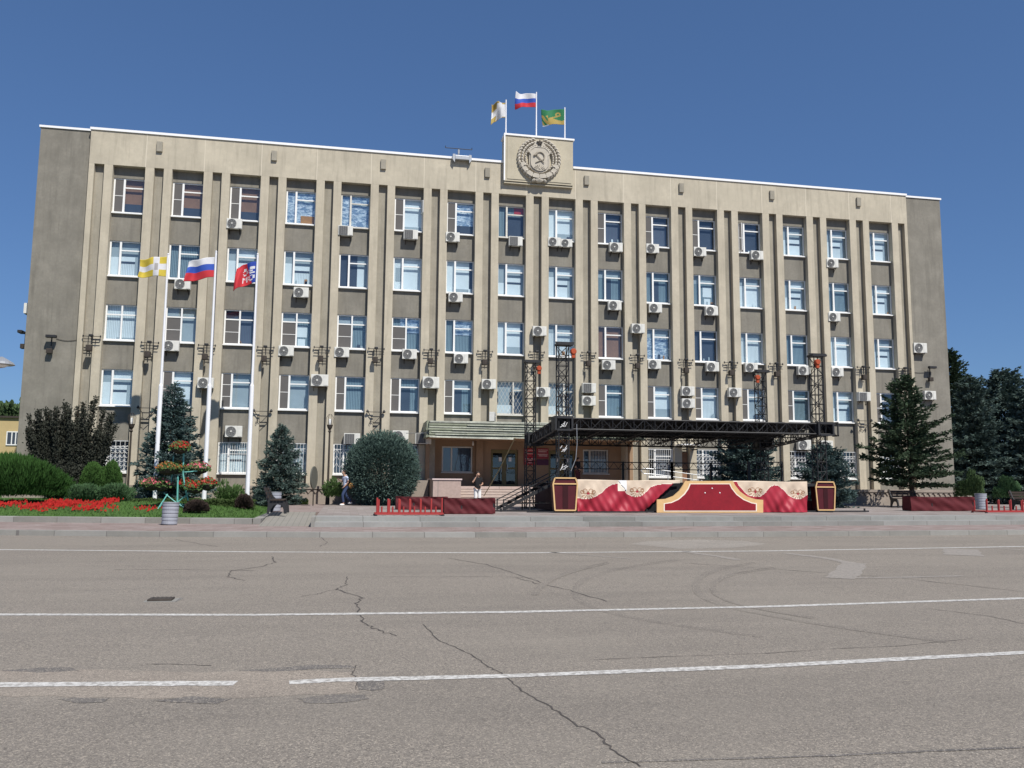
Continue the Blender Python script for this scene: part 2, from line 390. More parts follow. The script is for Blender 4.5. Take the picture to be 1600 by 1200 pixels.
# grass blades
rg = np.random.default_rng(3)
def blades(n, xr, yr, z, h, w):
    b = MB(); X = rg.uniform(*xr, n); Yv = rg.uniform(*yr, n)
    for x, y in zip(X, Yv):
        ye = np.interp(x, [p[0] for p in LE], [p[1] for p in LE])+.6
        if y < ye: continue
        a = rg.uniform(0, 3.14); hh = h*rg.uniform(.5, 1.2); dx, dy = math.cos(a)*w, math.sin(a)*w; lx, ly = rg.normal(0, h*.35, 2)
        z = lawnz(x, y)-.005; b.add([(x-dx,y-dy,z),(x+dx,y+dy,z),(x+lx,y+ly,z+hh)], [(0,1,2)])
    return b
tag(blades(26000, (-12, 9.5), (-16.2, -5), .295, .085, .018).build('grass', grassm), 'short green grass of the lawn left of the path', 'grass', kind='stuff')

# ------------------------------------------------------------------ road markings
def strip(pts, w, z, name, m_, wob=0, kind=st):
    b = MB(); n = len(pts); vs = []
    for i, p in enumerate(pts):
        a = Vector(pts[max(0,i-1)][:2]); c = Vector(pts[min(n-1,i+1)][:2]); t = (c-a).normalized(); nn = Vector((-t.y,t.x))
        ww = w*(1+random.uniform(-wob,wob))/2
        vs += [(p[0]-nn.x*ww, p[1]-nn.y*ww, z),(p[0]+nn.x*ww, p[1]+nn.y*ww, z)]
    b.add(vs, [(2*i,2*i+2,2*i+3,2*i+1) for i in range(n-1)])
    return b
def pxpts(l, z=0):
    return [tuple(gz(x, y, z)[:2]) for x, y in l]
def densify(p, k=6, jit=0):
    out = []
    for a, b in zip(p, p[1:]):
        for i in range(k): t = i/k; out.append((a[0]+(b[0]-a[0])*t+random.uniform(-jit,jit), a[1]+(b[1]-a[1])*t+random.uniform(-jit,jit)))
    return out+[p[-1]]
def mark(px, w, m_, name='road_marking', z=.004, wob=.12, k=8, jit=0):
    return tag(strip(densify(pxpts(px), k, jit), w, z, name, m_, wob).build(name, m_), kind=st)
mark([(-160,857),(0,859),(60,859.5),(400,862.5),(800,864),(1200,861),(1600,854),(1800,850)], .20, paint_w)
mark([(-160,959),(0,960.5),(400,961),(800,956.5),(1200,948),(1600,935),(1800,928)], .14, paint_w)
mark([(-160,1070),(0,1070.5),(180,1069),(368,1068)], .155, paint_w)
mark([(452,1067),(520,1063),(800,1056.5),(1200,1041),(1600,1020),(1800,1009)], .135, paint_w)
mark([(860,871-8),(935,873-4),(985,873)], .12, paint_worn, wob=.3)
mark([(1225,864),(1290,872),(1335,881)], .28, paint_worn, wob=.25)
mark([(1335,880),(1325,893),(1312,904)], .5, paint_worn, wob=.1, z=.0045)
mark([(1318,903),(1400,902.5),(1505,900)], .16, paint_worn, wob=.3, z=.0043)
mark([(1070,862),(1120,869),(1155,875)], .25, paint_worn, wob=.3)
mark([(1500,858),(1506,868)], .8, paint_worn, wob=.1, z=.0045)
mark([(1560,857),(1640,862)], .2, paint_worn, wob=.2)
def blob(px, m_, name, z=.002, jit=.04, k=6):
    p = densify(pxpts(px+[px[0]]), k, jit)[:-1]
    c = (sum(a[0] for a in p)/len(p), sum(a[1] for a in p)/len(p))
    b = MB(); n = len(p); b.add([(a[0],a[1],z) for a in p], [tuple(range(n))])
    return tag(b.build(name, m_), kind=st)
blob([(985,850),(1010,845.5),(1090,843),(1160,845),(1200,850),(1150,856),(1060,857.5)], mat('pale_patch', (.275,.25,.22), .9, .1, 1, coord='World', extra=ex_asphalt), 'pale_road_patch')
blob([(-60,1052),(20,1046),(130,1046),(300,1050),(420,1048),(540,1050),(575,1062),(560,1082),(430,1088),(250,1092),(100,1090),(-60,1086)], patch_m, 'light_road_patch', z=.0015)
for q in ([(0,1048),(60,1044),(110,1043),(125,1048),(60,1051)], [(370,1048),(430,1044),(490,1039),(545,1040),(555,1044),(500,1045),(430,1050)],
          [(560,1060),(600,1064),(600,1076),(585,1080),(558,1077)], [(90,1093),(120,1090),(170,1092),(160,1098),(120,1099)],
          [(240,1095),(300,1088),(360,1093),(340,1100),(270,1098)], [(465,1092),(520,1085),(570,1086),(575,1093),(520,1100),(480,1099)]):
    blob(q, patch_d, 'dark_road_patch', z=.0025, jit=.012, k=8)
mark([(900+40,1192),(1100,1187),(1300,1181),(1450,1174),(1600,1168),(1750,1160)], .03, patch_d, 'painted_wire_shadow', wob=.3, z=.003)  # overhead wire's shadow, painted on the road as a thin dark strip
def crack(px, w=.02, jit=.035): mark(px, w*.62, crackm, 'road_crack', z=.003, wob=.6, k=7, jit=jit)
crack([(541,901),(541,914),(524,921),(566,933),(556,945),(562,960),(570,975),(590,985),(620,994)], .034, .03)
crack([(524,921),(500,928),(470,932)], .02)
crack([(660,976),(685,1000),(730,1020),(765,1042),(790,1056),(815,1080),(860,1105),(905,1135),(932,1145),(955,1170),(1000,1198)], .020, .014)
crack([(425,870),(430,879),(405,886),(360,892),(356,902),(383,907)], .04, .03)
crack([(180,890),(280,890),(400,892)], .03, .04)
crack([(700,872),(760,882),(810,898),(850,912)], .035, .03)
crack([(808,903),(840,912),(890,922),(948,940)], .035, .03)
crack([(905,1032),(1050,1026),(1200,1021),(1280,1015),(1400,1010),(1520,998)], .012, .008)
crack([(228,1038),(270,1038),(330,1040)], .016, .01)
crack([(275,843),(310,850),(340,854)], .04, .03); crack([(500,838),(512,848),(500,854)], .04, .03)
crack([(556,1040),(550,1052),(558,1062),(556,1078)], .015, .01)
crack([(1075,880),(1220,890),(1400,903),(1600,925)], .03, .04)
crack([(560,902),(760,901),(900,905)], .02, .04); crack([(1440,950),(1540,962),(1600,975)], .02, .02)
tyre = mat('tyre_mark', (.190, .168, .144), .92, .1, 2, coord='World', extra=ex_asphalt)
ARC = [.0008]
def arc(px, w):
    ARC[0] += .0009; sm = []
    for a_, c_ in zip(px, px[1:]): sm += [a_, ((a_[0]+c_[0])/2, (a_[1]+c_[1])/2)]
    sm += [px[-1]]
    for _ in range(3): sm = [sm[0]]+[((p_[0]+2*q_[0]+r_[0])/4, (p_[1]+2*q_[1]+r_[1])/4) for p_, q_, r_ in zip(sm, sm[1:], sm[2:])]+[sm[-1]]
    mark(sm, w*.45, tyre, 'tyre_mark', z=ARC[0], wob=.1, k=3); mark([(x-2, y-1.6) for x, y in sm], w*.25, tyre, 'tyre_mark', z=ARC[0]+.0004, wob=.1, k=3)
arc([(1060,875),(950,890),(905,905),(890,925),(905,945),(960,962),(1060,978),(1190,995)], .25)
arc([(1180,880),(1120,888),(1085,902),(1080,925),(1110,945),(1200,962),(1330,985),(1480,1003)], .28)
arc([(1210,888),(1140,896),(1108,910),(1110,930),(1150,948),(1270,966)], .22)
arc([(950,880),(880,895),(845,912),(835,930)], .25)
# manhole
c = gz(251, 938, 0); h = empty('drain_cover', (c.x, c.y, 0), 'dark rectangular drain cover set crooked in the road', 'drain cover')
MB().box(c.x-.15, c.y-.12, .0, c.x+.16, c.y+.12, .03).build('cover', iron2, h, bevel=.008)
b_ = MB(); b_.slab([(c.x-.19,c.y-.16),(c.x+.24,c.y-.17),(c.x+.26,c.y+.15),(c.x-.18,c.y+.16)], -.02, .006); b_.build('frame', conc, h)
b_ = MB(); 
for i in range(5): b_.box(c.x-.12+i*.055, c.y-.1, .029, c.x-.10+i*.055, c.y+.1, .036)
b_.box(c.x-.12, c.y-.015, .028, c.x+.14, c.y+.015, .034)
b_.build('ribs', crackm, h)
# ================================================================== OFFICE BUILDING
XA, XB, ZT, ZF, DEP = -1.2, 47.75, 20.28, 18.39, .33
FH, Z0, WW = 3.462, 2.02, 1.63
bld = empty('office_building', (23.3, .33, .45), 'long five-storey beige concrete office building with pilasters and sixteen window columns', 'building')
wb = MB()
# bays: spandrels, lintels, room niches
for i in range(16):
    x0, x1 = 3*i, 3*i+WW
    pz = 1.2
    for k in range(5):
        zs = Z0+FH*k; zh = zs+(1.66 if k == 0 else 1.92)
        if k == 0 and 6 <= i <= 9: pz = 4.3; continue
        if k == 1 and 6 <= i <= 9: pz = 4.3
        MB().box(x0+.001, DEP, pz, x1-.001, 1.5, zs).build('spandrel', greyr, bld); pz = zh
    MB().box(x0+.001, DEP, pz, x1-.001, 1.5, ZF-.002).build('lintel', greyr, bld)
MB().box(-3.75, .25, .3, XA, 14, ZT-.03).build('end_wall', greyr, bld); MB().box(XB, .25, .3, 50.42, 14, ZT-.03).build('end_wall', greyr, bld)
MB().box(XA+.01, 1.52, .3, 16.95, 13.9, ZT-.3).box(16.95, 1.52, 4.3, 28.95, 13.9, ZT-.3).box(28.95, 1.52, .3, XB-.01, 13.9, ZT-.3).build('core', room, bld)
# pilaster cores and slots
for i in range(-1, 16):
    a = 3*i+WW if i >= 0 else None; 
    zb = 1.25
    zA = zB = zb
    if i in (6, 7, 8): zA = zB = 4.35
    if i == 5: zB = 4.35
    def pil(xa, xb, z):
        MB().box(xa, 0, z, xb, 1.5, ZF-.004).build('pilaster', beige, bld)
    if i == -1: pil(-.43, 0, zb); MB().box(-.93, .28, zb, -.432, 1.5, ZF-.006).build('slot_panel', slotm, bld); MB().box(XA, 0, zb, -.93, 1.5, ZF-.004).build('pilaster', beige, bld)
    elif i == 15: pil(a, a+.45, zb); MB().box(a+.452, .28, zb, a+.92, 1.5, ZF-.006).build('slot_panel', slotm, bld); MB().box(a+.92, 0, zb, XB, 1.5, ZF-.004).build('pilaster', beige, bld)
    else:
        pil(a, a+.45, zA); pil(a+.94, a+1.37, zB)
        zz = max(zA, zB) if i != 5 else 1.25
        MB().box(a+.452, .28, zz, a+.938, 1.5, ZF-.006).build('slot_panel', slotm, bld)
MB().box(XA, 0, ZF, XB, .8, ZT-.03).build('parapet', beige_f, bld)
cp = MB()
cp.box(XA-.04, -.06, ZT-.03, 21.22, .9, ZT+.10); cp.box(25.48, -.06, ZT-.03, XB+.04, .9, ZT+.10)
cp.box(-3.82, .19, ZT-.03, XA-.045, .9, ZT+.085); cp.box(XB+.045, .19, ZT-.03, 50.5, .9, ZT+.085)
cp.build('roof_cap', capm, bld)
MB().box(-3.7, .9, ZT-.2, 50.3, 13.9, ZT-.05).build('roof', tar, bld)
# boxes on the parapet
for k in range(8):
    x = 2.3+6*k
    MB().box(x-.15, -.12, 19.28, x+.15, -.002, 19.86).build('parapet_vent', slotm, bld, bevel=.02)
# plinth
for xa, xb in ((-3.75, 16.0), (28.95, 50.42)):
    pb = MB()
    pb.box(xa, -1.2, .3, xb, 1.5, 1.22); pb.box(xa, -1.3, 1.222, xb, -.9, 1.38); pb.box(xa, -.898, 1.222, xb, .32, 1.25)
    n = int((xb-xa)/.36)
    for j in range(n):
        x = xa+.18+j*.36
        pb.add([(x-.13,-1.26,1.18),(x+.13,-1.26,1.18),(x,-1.26,1.0),(x-.13,-1.202,1.18),(x+.13,-1.202,1.18),(x,-1.202,1.0)], [(0,2,1),(0,3,5,2),(1,2,5,4),(0,1,4,3)])
    pb.build('plinth', plinthm, bld)
# ------------------------------------------------------------------ windows
K5 = ['B','B','B','F','F','W','G','T','W','N','N','D','O','P','P','P']
K4 = ['P','V','P','P','H','R','W','P','P','V','V','C','W','P','V','P']
K3 = ['W','D','N','C','V','G','G','W','W','BB','Q','D','W','V','W','P']
K2 = ['P','W','D','D','V','V','V','L','L','V','W','W','D','V','P','N']
K1 = ['N','W','P','D','D','D','','','','','N','D','D','N','D','N']
def make_window(i, k, kind):
    x0, x1 = 3*i+.004, 3*i+WW-.004; zs = Z0+FH*k; H = 1.66 if k == 0 else 1.92; zt = zs+H-.003
    Lay = 'B' if (k == 2 and i < 6) else 'A'
    if kind == 'L': Lay = 'L'
    fm = oldwhite if (kind in ('F','T','L') and not (k == 4 and i == 3)) else white
    t = .075; ya, yb = DEP+.045, DEP+.11
    f = MB(); f.box(x0, ya, zs, x0+t, yb, zt).box(x1-t*.8, ya, zs, x1, yb, zt).box(x0+t, ya, zs, x1-t*.8, yb, zs+t).box(x0+t, ya, zt-t*.8, x1-t*.8, yb, zt)
    wd = x1-x0
    if Lay == 'B': xm = x0+wd*.5; ztr = zs+H*.72
    elif Lay == 'L': xm = x0+wd*.62; ztr = zs+H*.74
    else: xm = x0+wd*.335; ztr = zs+H*.735
    mw = .05 if Lay == 'A' else .04
    f.box(xm-mw, ya-.012, zs+.01, xm+mw, yb-.01, zt-.01)
    if Lay == 'B': f.box(x0+t, ya-.008, ztr-.035, xm-mw, yb-.01, ztr+.035)
    f.box(xm+mw, ya-.008, ztr-.032, x1-t*.8, yb-.01, ztr+.032)
    scr = kind in ('B','D','N','W','G','V','O') and (k in (4, 1)) or (Lay == 'B' and kind != 'W')
    if kind == 'W' and k == 4 and i == 8: scr = False
    win = f.build('window', fm, bld)
    # inner sash slivers
    n = 2
    if scr and k == 1 and i in (0, 2, 11): n = 3
    q = MB(); zc = ztr if Lay == 'B' else zt
    if scr:
        q.cur = 0; q.add([(x0+t, ya+.018, zs+t),(xm-mw, ya+.018, zs+t),(xm-mw, ya+.018, zc-.03),(x0+t, ya+.018, zc-.03)], [(0,1,2,3)])
        q.cur = 1
        for j in range(1, n):
            z = zs+(zc-zs)*j/n; q.box(x0+t, ya+.004, z-.014, xm-mw, ya+.016, z+.014)
        q.build('insect_screen', [bl_scr, fm], win)
    # glass
    g = MB(); yg = ya+.04
    g.add([(x0+.05,yg,zs+.05),(x1-.05,yg,zs+.05),(x1-.05,yg,zt-.05),(x0+.05,yg,zt-.05)], [(0,1,2,3)])
    g.build('pane', GL, win)
    # sill
    MB().box(x0-.03 if k < 5 else x0, DEP-.14, zs-.065, x1-.005, DEP+.04, zs-.003).build('sill', fm if fm is white else oldwhite, win)
    # curtain / blind behind
    b = MB(); yb_ = DEP+.22
    ms = [bl_white, bl_grey, bl_dk, bl_v, bl_v2, brownw, foil, orange_b, redsign, bl_scr, bl_wv]
    def rect(u0, u1, v0, v1, mi, dy=0):
        b.cur = mi; a_, c_ = x0+(x1-x0)*u0, x0+(x1-x0)*u1; z_, y_ = zs+H*v0, zs+H*v1
        b.add([(a_,yb_-dy,z_),(c_,yb_-dy,z_),(c_,yb_-dy,y_),(a_,yb_-dy,y_)], [(0,1,2,3)])
    R_ = random.Random(i*7+k)
    if kind == 'W':
        a_ = R_.random(); rect(0,1,0,1,0 if a_ < .5 else 10)
        if R_.random() < .35: rect(0,1,.74,1,1,.01)
        if R_.random() < .3: rect(.34,1,0,R_.uniform(.08,.3),1,.01)
        if R_.random() < .3: rect(R_.uniform(.85,.92),1,0,1,2,.012)
    elif kind == 'R': rect(0,1,0,1,0); rect(.1,.3,.3,.7,1,.02); 
    elif kind == 'P':
        rect(0,1,0,1,1); u = R_.uniform(.74,.90); rect(.02,.28,.0,R_.uniform(.4,.7),0,.01); rect(.33,u,.0,.38,10 if R_.random() < .4 else 0,.01); rect(.33,u,.45,.58,0,.012); rect(.33,u,.385,.44,2,.011); rect(.33,1,.76,.98,0,.01) if R_.random() < .5 else None
    elif kind == 'V':
        rect(0,1,0,1,3)
        if R_.random() < .4: rect(.34,R_.uniform(.5,.7),0,.72,2,.01)
        if R_.random() < .3: rect(.0,1,.74,1,1,.012)
    elif kind == 'N': rect(.3,1,0,.72,4); rect(0,1,.74,1,2,.01)
    elif kind == 'C': rect(0,1,.7,1,1); rect(0,1,0,.72,3,.01); rect(.5,.85,.3,.62,0,.02); rect(.55,.8,.0,.25,0,.02)
    elif kind == 'D': rect(0,1,0,1,1 if k < 4 and i in (1,2,3,12) else 2); rect(.34,1,0,1,2,.01) if k == 4 else None
    elif kind == 'H': rect(0,.62,0,1,2); rect(.62,1,0,1,1); rect(.62,.85,.0,.6,0,.01)
    elif kind in ('B',): rect(.34,1,.3,1,5); rect(.34,1,.0,.3,2); rect(0,.34,0,1,2)
    elif kind == 'BB': rect(0,1,0,1,5)
    elif kind == 'F': rect(0,1,0,1,6,.05); (rect(.5,.98,.03,.28,7,.07) if i == 3 else None)
    elif kind == 'G': rect(0,1,.0,1,3); rect(.3,1,.3 if k == 4 else .55,1,6,.03); (rect(.3,1,.0,.3,2,.02) if k == 4 else None)
    elif kind == 'Q': rect(0,1,.72,1,1); rect(0,1,0,.72,6,.02)
    elif kind == 'T': rect(0,1,0,1,3); rect(.34,1,0,.7,2,.02); rect(.62,1,.78,.98,8,.03)
    elif kind == 'O': rect(.34,1,0,1,2); 
    elif kind == 'L': rect(0,.6,.0,.3,0); rect(.1,.5,.3,.7,1); rect(.6,1,0,.5,2); rect(0,1,.7,1,1,-.01)
    if R_.random() < .4 and kind not in ('F','G','BB','B'):
        for _ in range(R_.randint(1, 3)):
            u = R_.uniform(.38, .85); rect(u, u+R_.uniform(.04,.12), .03, R_.uniform(.10,.2), R_.choice((0,2,7,1)), .05)
    if b.v: b.build('blind', ms, win)
    if kind == 'L':
        gr = MB()
        for s_ in range(-3, 9):
            for sg in (1, -1):
                xs = x0+s_*.21
                p = Vector((xs, DEP-.03, zs+.02)); q_ = Vector((xs+sg*1.0, DEP-.03, zt-.04))
                # clip to opening
                def clip(A, B_):
                    pts = []
                    for tt in np.linspace(0, 1, 41):
                        c = A+(B_-A)*float(tt)
                        if x0+.02 < c.x < x1-.02: pts.append(c)
                    return pts
                pt = clip(p, q_)
                if len(pt) > 1: gr.tube(pt[0], pt[-1], .007, n=4)
        gr.build('security_grille', oldwhite, win)
    if k == 0:
        gr = MB(); yy = DEP-.06; za, zb_ = zs+.03, zt-.03
        style = 'bars' if i in (2, 10) else 'arcs' if i in (3, 4, 5) else 'ornate'
        for z in (za, zb_, zs+H*.62 if style == 'bars' else zb_-.28): gr.bar((x0+.03,yy,z), (x1-.03,yy,z), .025)
        for x in (x0+.03, x1-.03): gr.bar((x,yy,za), (x,yy,zb_), .03)
        if style == 'bars':
            for j in range(1, 13): gr.bar((x0+.03+j*.12,yy,za), (x0+.03+j*.12,yy,zb_), .016)
        elif style == 'arcs':
            for j in range(1, 9): gr.bar((x0+.03+j*.175,yy,za), (x0+.03+j*.175,yy,zb_), .016)
            for zc_ in (za+.35, za+.75, za+1.1):
                for j in range(4):
                    cx_ = x0+.2+j*.35
                    gr.path([(cx_-.13,yy-.01,zc_), (cx_,yy-.01,zc_+.22), (cx_+.13,yy-.01,zc_)], .009, 4)
        else:
            for j in range(1, 7): gr.bar((x0+.03+j*.225,yy,za), (x0+.03+j*.225,yy,zb_), .016)
            for a_ in range(7):
                for c_ in range(6):
                    cx_, cz_ = x0+.14+a_*.225, za+.14+c_*.225
                    gr.path([(cx_+.085*math.cos(t_), yy-.012, cz_+.085*math.sin(t_)) for t_ in [math.pi*2*w_/8+.3*(a_+c_) for w_ in range(7)]], .012, 4)
        gr.build('security_grille', white, win)
for k, row in enumerate((K1, K2, K3, K4, K5)):
    for i, kd in enumerate(row):
        if kd: make_window(i, k, kd)
# open sash leaves
for i in (5, 12):
    s_ = MB(); x = 3*i+WW-.1 if i == 5 else 3*i+.18
    z = Z0+4*FH
    s_.bar((x,DEP+.0,z+.1 if i == 12 else z+1.1),(x,DEP+.0,z+1.85),.04).bar((x+.08,DEP-.28,z+.1 if i==12 else z+1.1),(x+.08,DEP-.28,z+1.8),.04)
    s_.bar((x,DEP,z+1.85),(x+.08,DEP-.28,z+1.8),.04).bar((x,DEP,z+(.1 if i==12 else 1.1)),(x+.08,DEP-.28,z+(.1 if i==12 else 1.1)),.04)
    s_.build('open_sash', white, bld)
# ------------------------------------------------------------------ porch
pw = MB(); YP = .9
pw.box(17.2, YP, 1.3, 18.02, 1.5, 4.3).box(18.02, YP, 1.3, 19.78, 1.5, 2.18).box(18.02, YP, 3.66, 19.78, 1.5, 4.3).box(19.78, YP, 1.3, 20.84, 1.5, 4.3)
pw.box(20.84, YP, 3.52, 22.42, 1.5, 4.3).box(22.42, YP, 1.3, 24.24, 1.5, 4.3).box(24.24, YP, 3.52, 25.84, 1.5, 4.3).box(25.84, YP, 1.3, 26.3, 1.5, 4.3)
pw.box(26.3, YP, 1.3, 27.86, 1.5, 2.18).box(26.3, YP, 3.6, 27.86, 1.5, 4.3).box(27.86, YP, 1.3, 28.95, 1.5, 4.3)
pw.box(17.0, -.3, .3, 17.2, 1.5, 4.0).box(28.75, -.3, 1.3, 28.95, YP, 4.0).box(19.95, YP-.25, 1.42, 20.35, YP, 4.0)
pw.build('porch_wall', porch, bld)
MB().box(17.2, 1.5, 1.3, 28.9, 1.55, 4.3).build('porch_back', room, bld)
MB().box(17.0, -2.1, 4.0, 28.95, YP, 4.34).build('porch_ceiling', porch, bld)
def porch_window(x0, x1, z0, z1, bars, mx):
    f = MB(); t = .07; ya = YP+.06
    f.box(x0,ya,z0,x0+t,ya+.07,z1).box(x1-t,ya,z0,x1,ya+.07,z1).box(x0+t,ya,z0,x1-t,ya+.07,z0+t).box(x0+t,ya,z1-t,x1-t,ya+.07,z1).box(mx-.04,ya-.01,z0+.01,mx+.04,ya+.06,z1-.01)
    w = f.build('window', oldwhite, bld)
    MB().add([(x0,ya+.04,z0),(x1,ya+.04,z0),(x1,ya+.04,z1),(x0,ya+.04,z1)], [(0,1,2,3)]).build('pane', GL, w)
    MB().box(x0, ya+.3, z0, x1, ya+.32, z1).build('blind', bl_v2, w)
    MB().box(x0-.05, YP-.1, z0-.05, x1+.05, YP+.05, z0-.004).build('sill', oldwhite, w)
    if bars:
        g = MB()
        for j in range(13): g.bar((x0+.35+j*(x1-x0-.4)/12,YP-.03,z0+.03),(x0+.35+j*(x1-x0-.4)/12,YP-.03,z1-.03),.018)
        for z in (z0+.05, (z0+z1)/2, z1-.05): g.bar((x0+.3,YP-.03,z),(x1-.03,YP-.03,z),.02)
        g.build('security_grille', oldwhite, w)
porch_window(18.03, 19.77, 2.19, 3.65, False, 18.58)
porch_window(26.31, 27.85, 2.19, 3.59, True, 26.72)
def porch_door(x0, x1):
    z0, z1 = 1.42, 3.51; ya = YP+.08; xm = (x0+x1)/2
    f = MB()
    f.box(x0,ya,z0,x0+.11,ya+.09,z1).box(x1-.11,ya,z0,x1,ya+.09,z1).box(x0+.11,ya,z1-.2,x1-.11,ya+.09,z1).box(xm-.12,ya-.01,z0,xm+.12,ya+.07,z1-.2)
    f.box(x0+.11,ya+.002,z0,x1-.11,ya+.08,z0+.12).box(x0+.11,ya+.003,z0+.98,x1-.11,ya+.075,z0+1.08)
    d = f.build('door', olive, bld)
    MB().add([(x0,ya+.05,z0),(x1,ya+.05,z0),(x1,ya+.05,z1),(x0,ya+.05,z1)], [(0,1,2,3)]).build('pane', GL, d)
    MB().box(xm-.18, ya-.06, z0+.85, xm-.15, ya-.02, z0+1.25).box(xm+.15, ya-.06, z0+.85, xm+.18, ya-.02, z0+1.25).build('handle', metalg, d)
    for x in (x0+.45, x1-.52):
        MB().box(x, ya-.006, z0+1.42, x+.17, ya-.002, z0+1.66).build('notice', paperm, d)
porch_door(20.86, 22.40); porch_door(24.26, 25.82)
# canopy fascia: corrugated strips
cb = MB(); ct = MB()
for j in range(7):
    z = 4.0+j*.128; w_ = random.uniform(-.03, .03)
    for a_ in np.arange(16.95, 29, 2.01):
        e_ = random.uniform(-.018,.018); cb.box(a_+w_, -2.24-.03*(j % 2)+e_, z+.0+e_*.6, min(29.0, a_+w_+2.0), -2.12, z+.100+e_)
    cb.box(16.85+w_, -2.1, z+.0, 16.95, .0, z+.118)
for j, (a, c) in enumerate(((17.0, 29.0), (17.3, 22.0), (17.1, 25.3), (18.2, 29.0), (17.0, 24.0), (19.0, 29.0), (17, 29.0))):
    z = 4.0+j*.128; 
    ct.bar((a,-2.285,z+.02),(c,-2.285,z+.02+random.uniform(-.03,.03)),.03,.036)
ct.bar((17.0,-2.29,4.83),(29,-2.29,4.89),.04,.05); ct.bar((17,-2.30,4.02),(21.5,-2.30,3.97),.03,.08)
cn = cb.build('canopy', canopym, bld); ct.build('canopy_trim', canopyw, cn)
MB().box(16.85, -2.12, 4.345, 29.0, .0, 4.8).build('canopy_roof', canopym, cn)
MB().tube((15.9,-.35,4.28),(17.0,-2.2,4.22),.02).build('canopy_stay', metalg, bld)
MB().lathe([(.05,0),(.06,.1),(.02,.25)], (19.75,.6,3.7)).build('porch_lamp', white, bld)
# porch stairs, platform, cheek
sb = MB()
for j in range(7): sb.box(18.5, -1.5-.33*j-.33, .4, 28.0, -1.5-.33*j+.001, 1.42-.139*(j+1)+.0)
sb.build('stairs', stair_m, bld)
sn = MB()
for j in range(7): sn.box(18.5, -1.5-.33*j-.35, 1.42-.139*(j+1)-.001, 28.0, -1.5-.33*j-.29, 1.42-.139*(j+1)+.012)
sn.build('stair_nosing', granite, bld)
MB().box(17.2, -1.5, .4, 28.95, .9, 1.42).build('porch_floor', granite, bld)
MB().box(17.05, -4.0, .4, 18.47, -1.5, 1.74).build('stair_cheek', granite, bld)
MB().box(17.0, -4.05, 1.742, 18.52, -1.5, 1.81).build('cheek_cap', mat('pale_cap', (.62,.50,.48), .6, .05, 3), bld)
MB().box(16.0, -2.2, .3, 17.0, 1.0, 1.72).build('side_plinth', plinthm, bld)
# red name boards in the porch
sg = empty('entrance_sign', (23.5, YP, 2.62), 'red institution name board between the two entrance doors', 'sign')
MB().box(22.76, YP-.05, 2.65, 23.48, YP-.003, 3.62).build('board', redsign, sg)
MB().box(23.52, YP-.05, 3.02, 24.22, YP-.003, 3.62).build('board', mat('dark_red_sign', (.25,.03,.04), .5, .1, 3), sg)
MB().box(23.52, YP-.05, 2.65, 24.22, YP-.003, 2.98).build('board', mat('violet_sign', (.08,.02,.05), .5, .1, 3), sg)
for (xa, xb, zz) in ((22.85,23.4,3.48),(22.82,23.42,3.36),(22.9,23.35,3.27),(22.84,23.4,2.98),(22.88,23.36,2.90),(23.6,24.15,3.5),(23.62,24.1,3.4),(23.58,24.16,3.25),(23.65,24.1,3.16),(22.9,23.3,2.75)):
    x = xa; t_ = MB()
    while x < xb:
        w_ = random.uniform(.02, .045); t_.box(x, YP-.056, zz, x+w_, YP-.052, zz+.045); x += w_+.018
    t_.build('lettering', signtx, sg)
# awning over service door behind the stage
aw = empty('door_awning', (32.2,-.1,3.9), 'small white awning over a brown side door behind the stage', 'awning')
MB().box(31.7,-.9,3.86,32.9,0,3.93).build('roof', white, aw)
MB().box(32.1,-.75,3.6,32.16,0,3.66).box(32.7,-.75,3.6,32.76,0,3.66).build('bracket', iron, aw)
MB().box(32.08, .24, 1.25, 32.52, .279, 3.5).build('door', brownw, bld)
# ------------------------------------------------------------------ emblem
ep = MB(); ep.box(21.3,-.27,19.1,25.4,.7,21.86); ep.box(21.42,-.30,19.22,25.28,-.268,21.76)
ep.box(21.25,-.22,18.98,25.4,-.0,19.06)
epo = ep.build('emblem_panel', beige_f if False else mat('emblem_panel_render', (.48,.43,.325), .95, .10, .8, bump=.35, streak=.25), bld)
MB().box(21.22,-.33,21.862,25.48,.75,21.97).box(21.22,-.33,19.1,21.298,-.28,21.862).build('panel_cap', capm, epo)
ec = Vector((23.32, -.30, 20.5))
em = empty('coat_of_arms', ec, 'carved stone wreath emblem with hammer and sickle on the roof panel', 'emblem')
def E2(u, v, y=0): return (ec.x+u, ec.y-y, ec.z+v)
def ellip(b, u, v, a, c, ang, th, n=8):
    ca, sa = math.cos(ang), math.sin(ang); vs = []
    for rr, yy in ((1, 0.0), (.8, th*.7), (.0, th)):
        for i in range(n):
            t = 2*math.pi*i/n; x, z = a*rr*math.cos(t), c*rr*math.sin(t); vs.append(E2(u+x*ca-z*sa, v+x*sa+z*ca, yy))
    fs = [(i,(i+1)%n,n+(i+1)%n,n+i) for i in range(n)]+[(n+i,n+(i+1)%n,2*n+(i+1)%n,2*n+i) for i in range(n)]
    b.add(vs, fs)
for sg_ in (-1, 1):
    wr = MB()
    for j in range(15):
        th = math.radians(-62+j*9.6); R1 = 1.20
        for rr, s2 in ((R1, 1), (R1-.2, .9), (R1-.38, .7)):
            if rr < .9 and (j < 2): continue
            u = sg_*rr*math.cos(th)*1.02; v = rr*math.sin(th)*1.02+.02
            ang = math.pi/2+th+ (.5 if rr == R1 else -.2)
            if sg_ < 0: ang = math.pi-ang
            ellip(wr, u, v, .17*s2, .088*s2, ang, .20)
    wr.build('wreath', stone, em, smooth=False)
sh = MB()
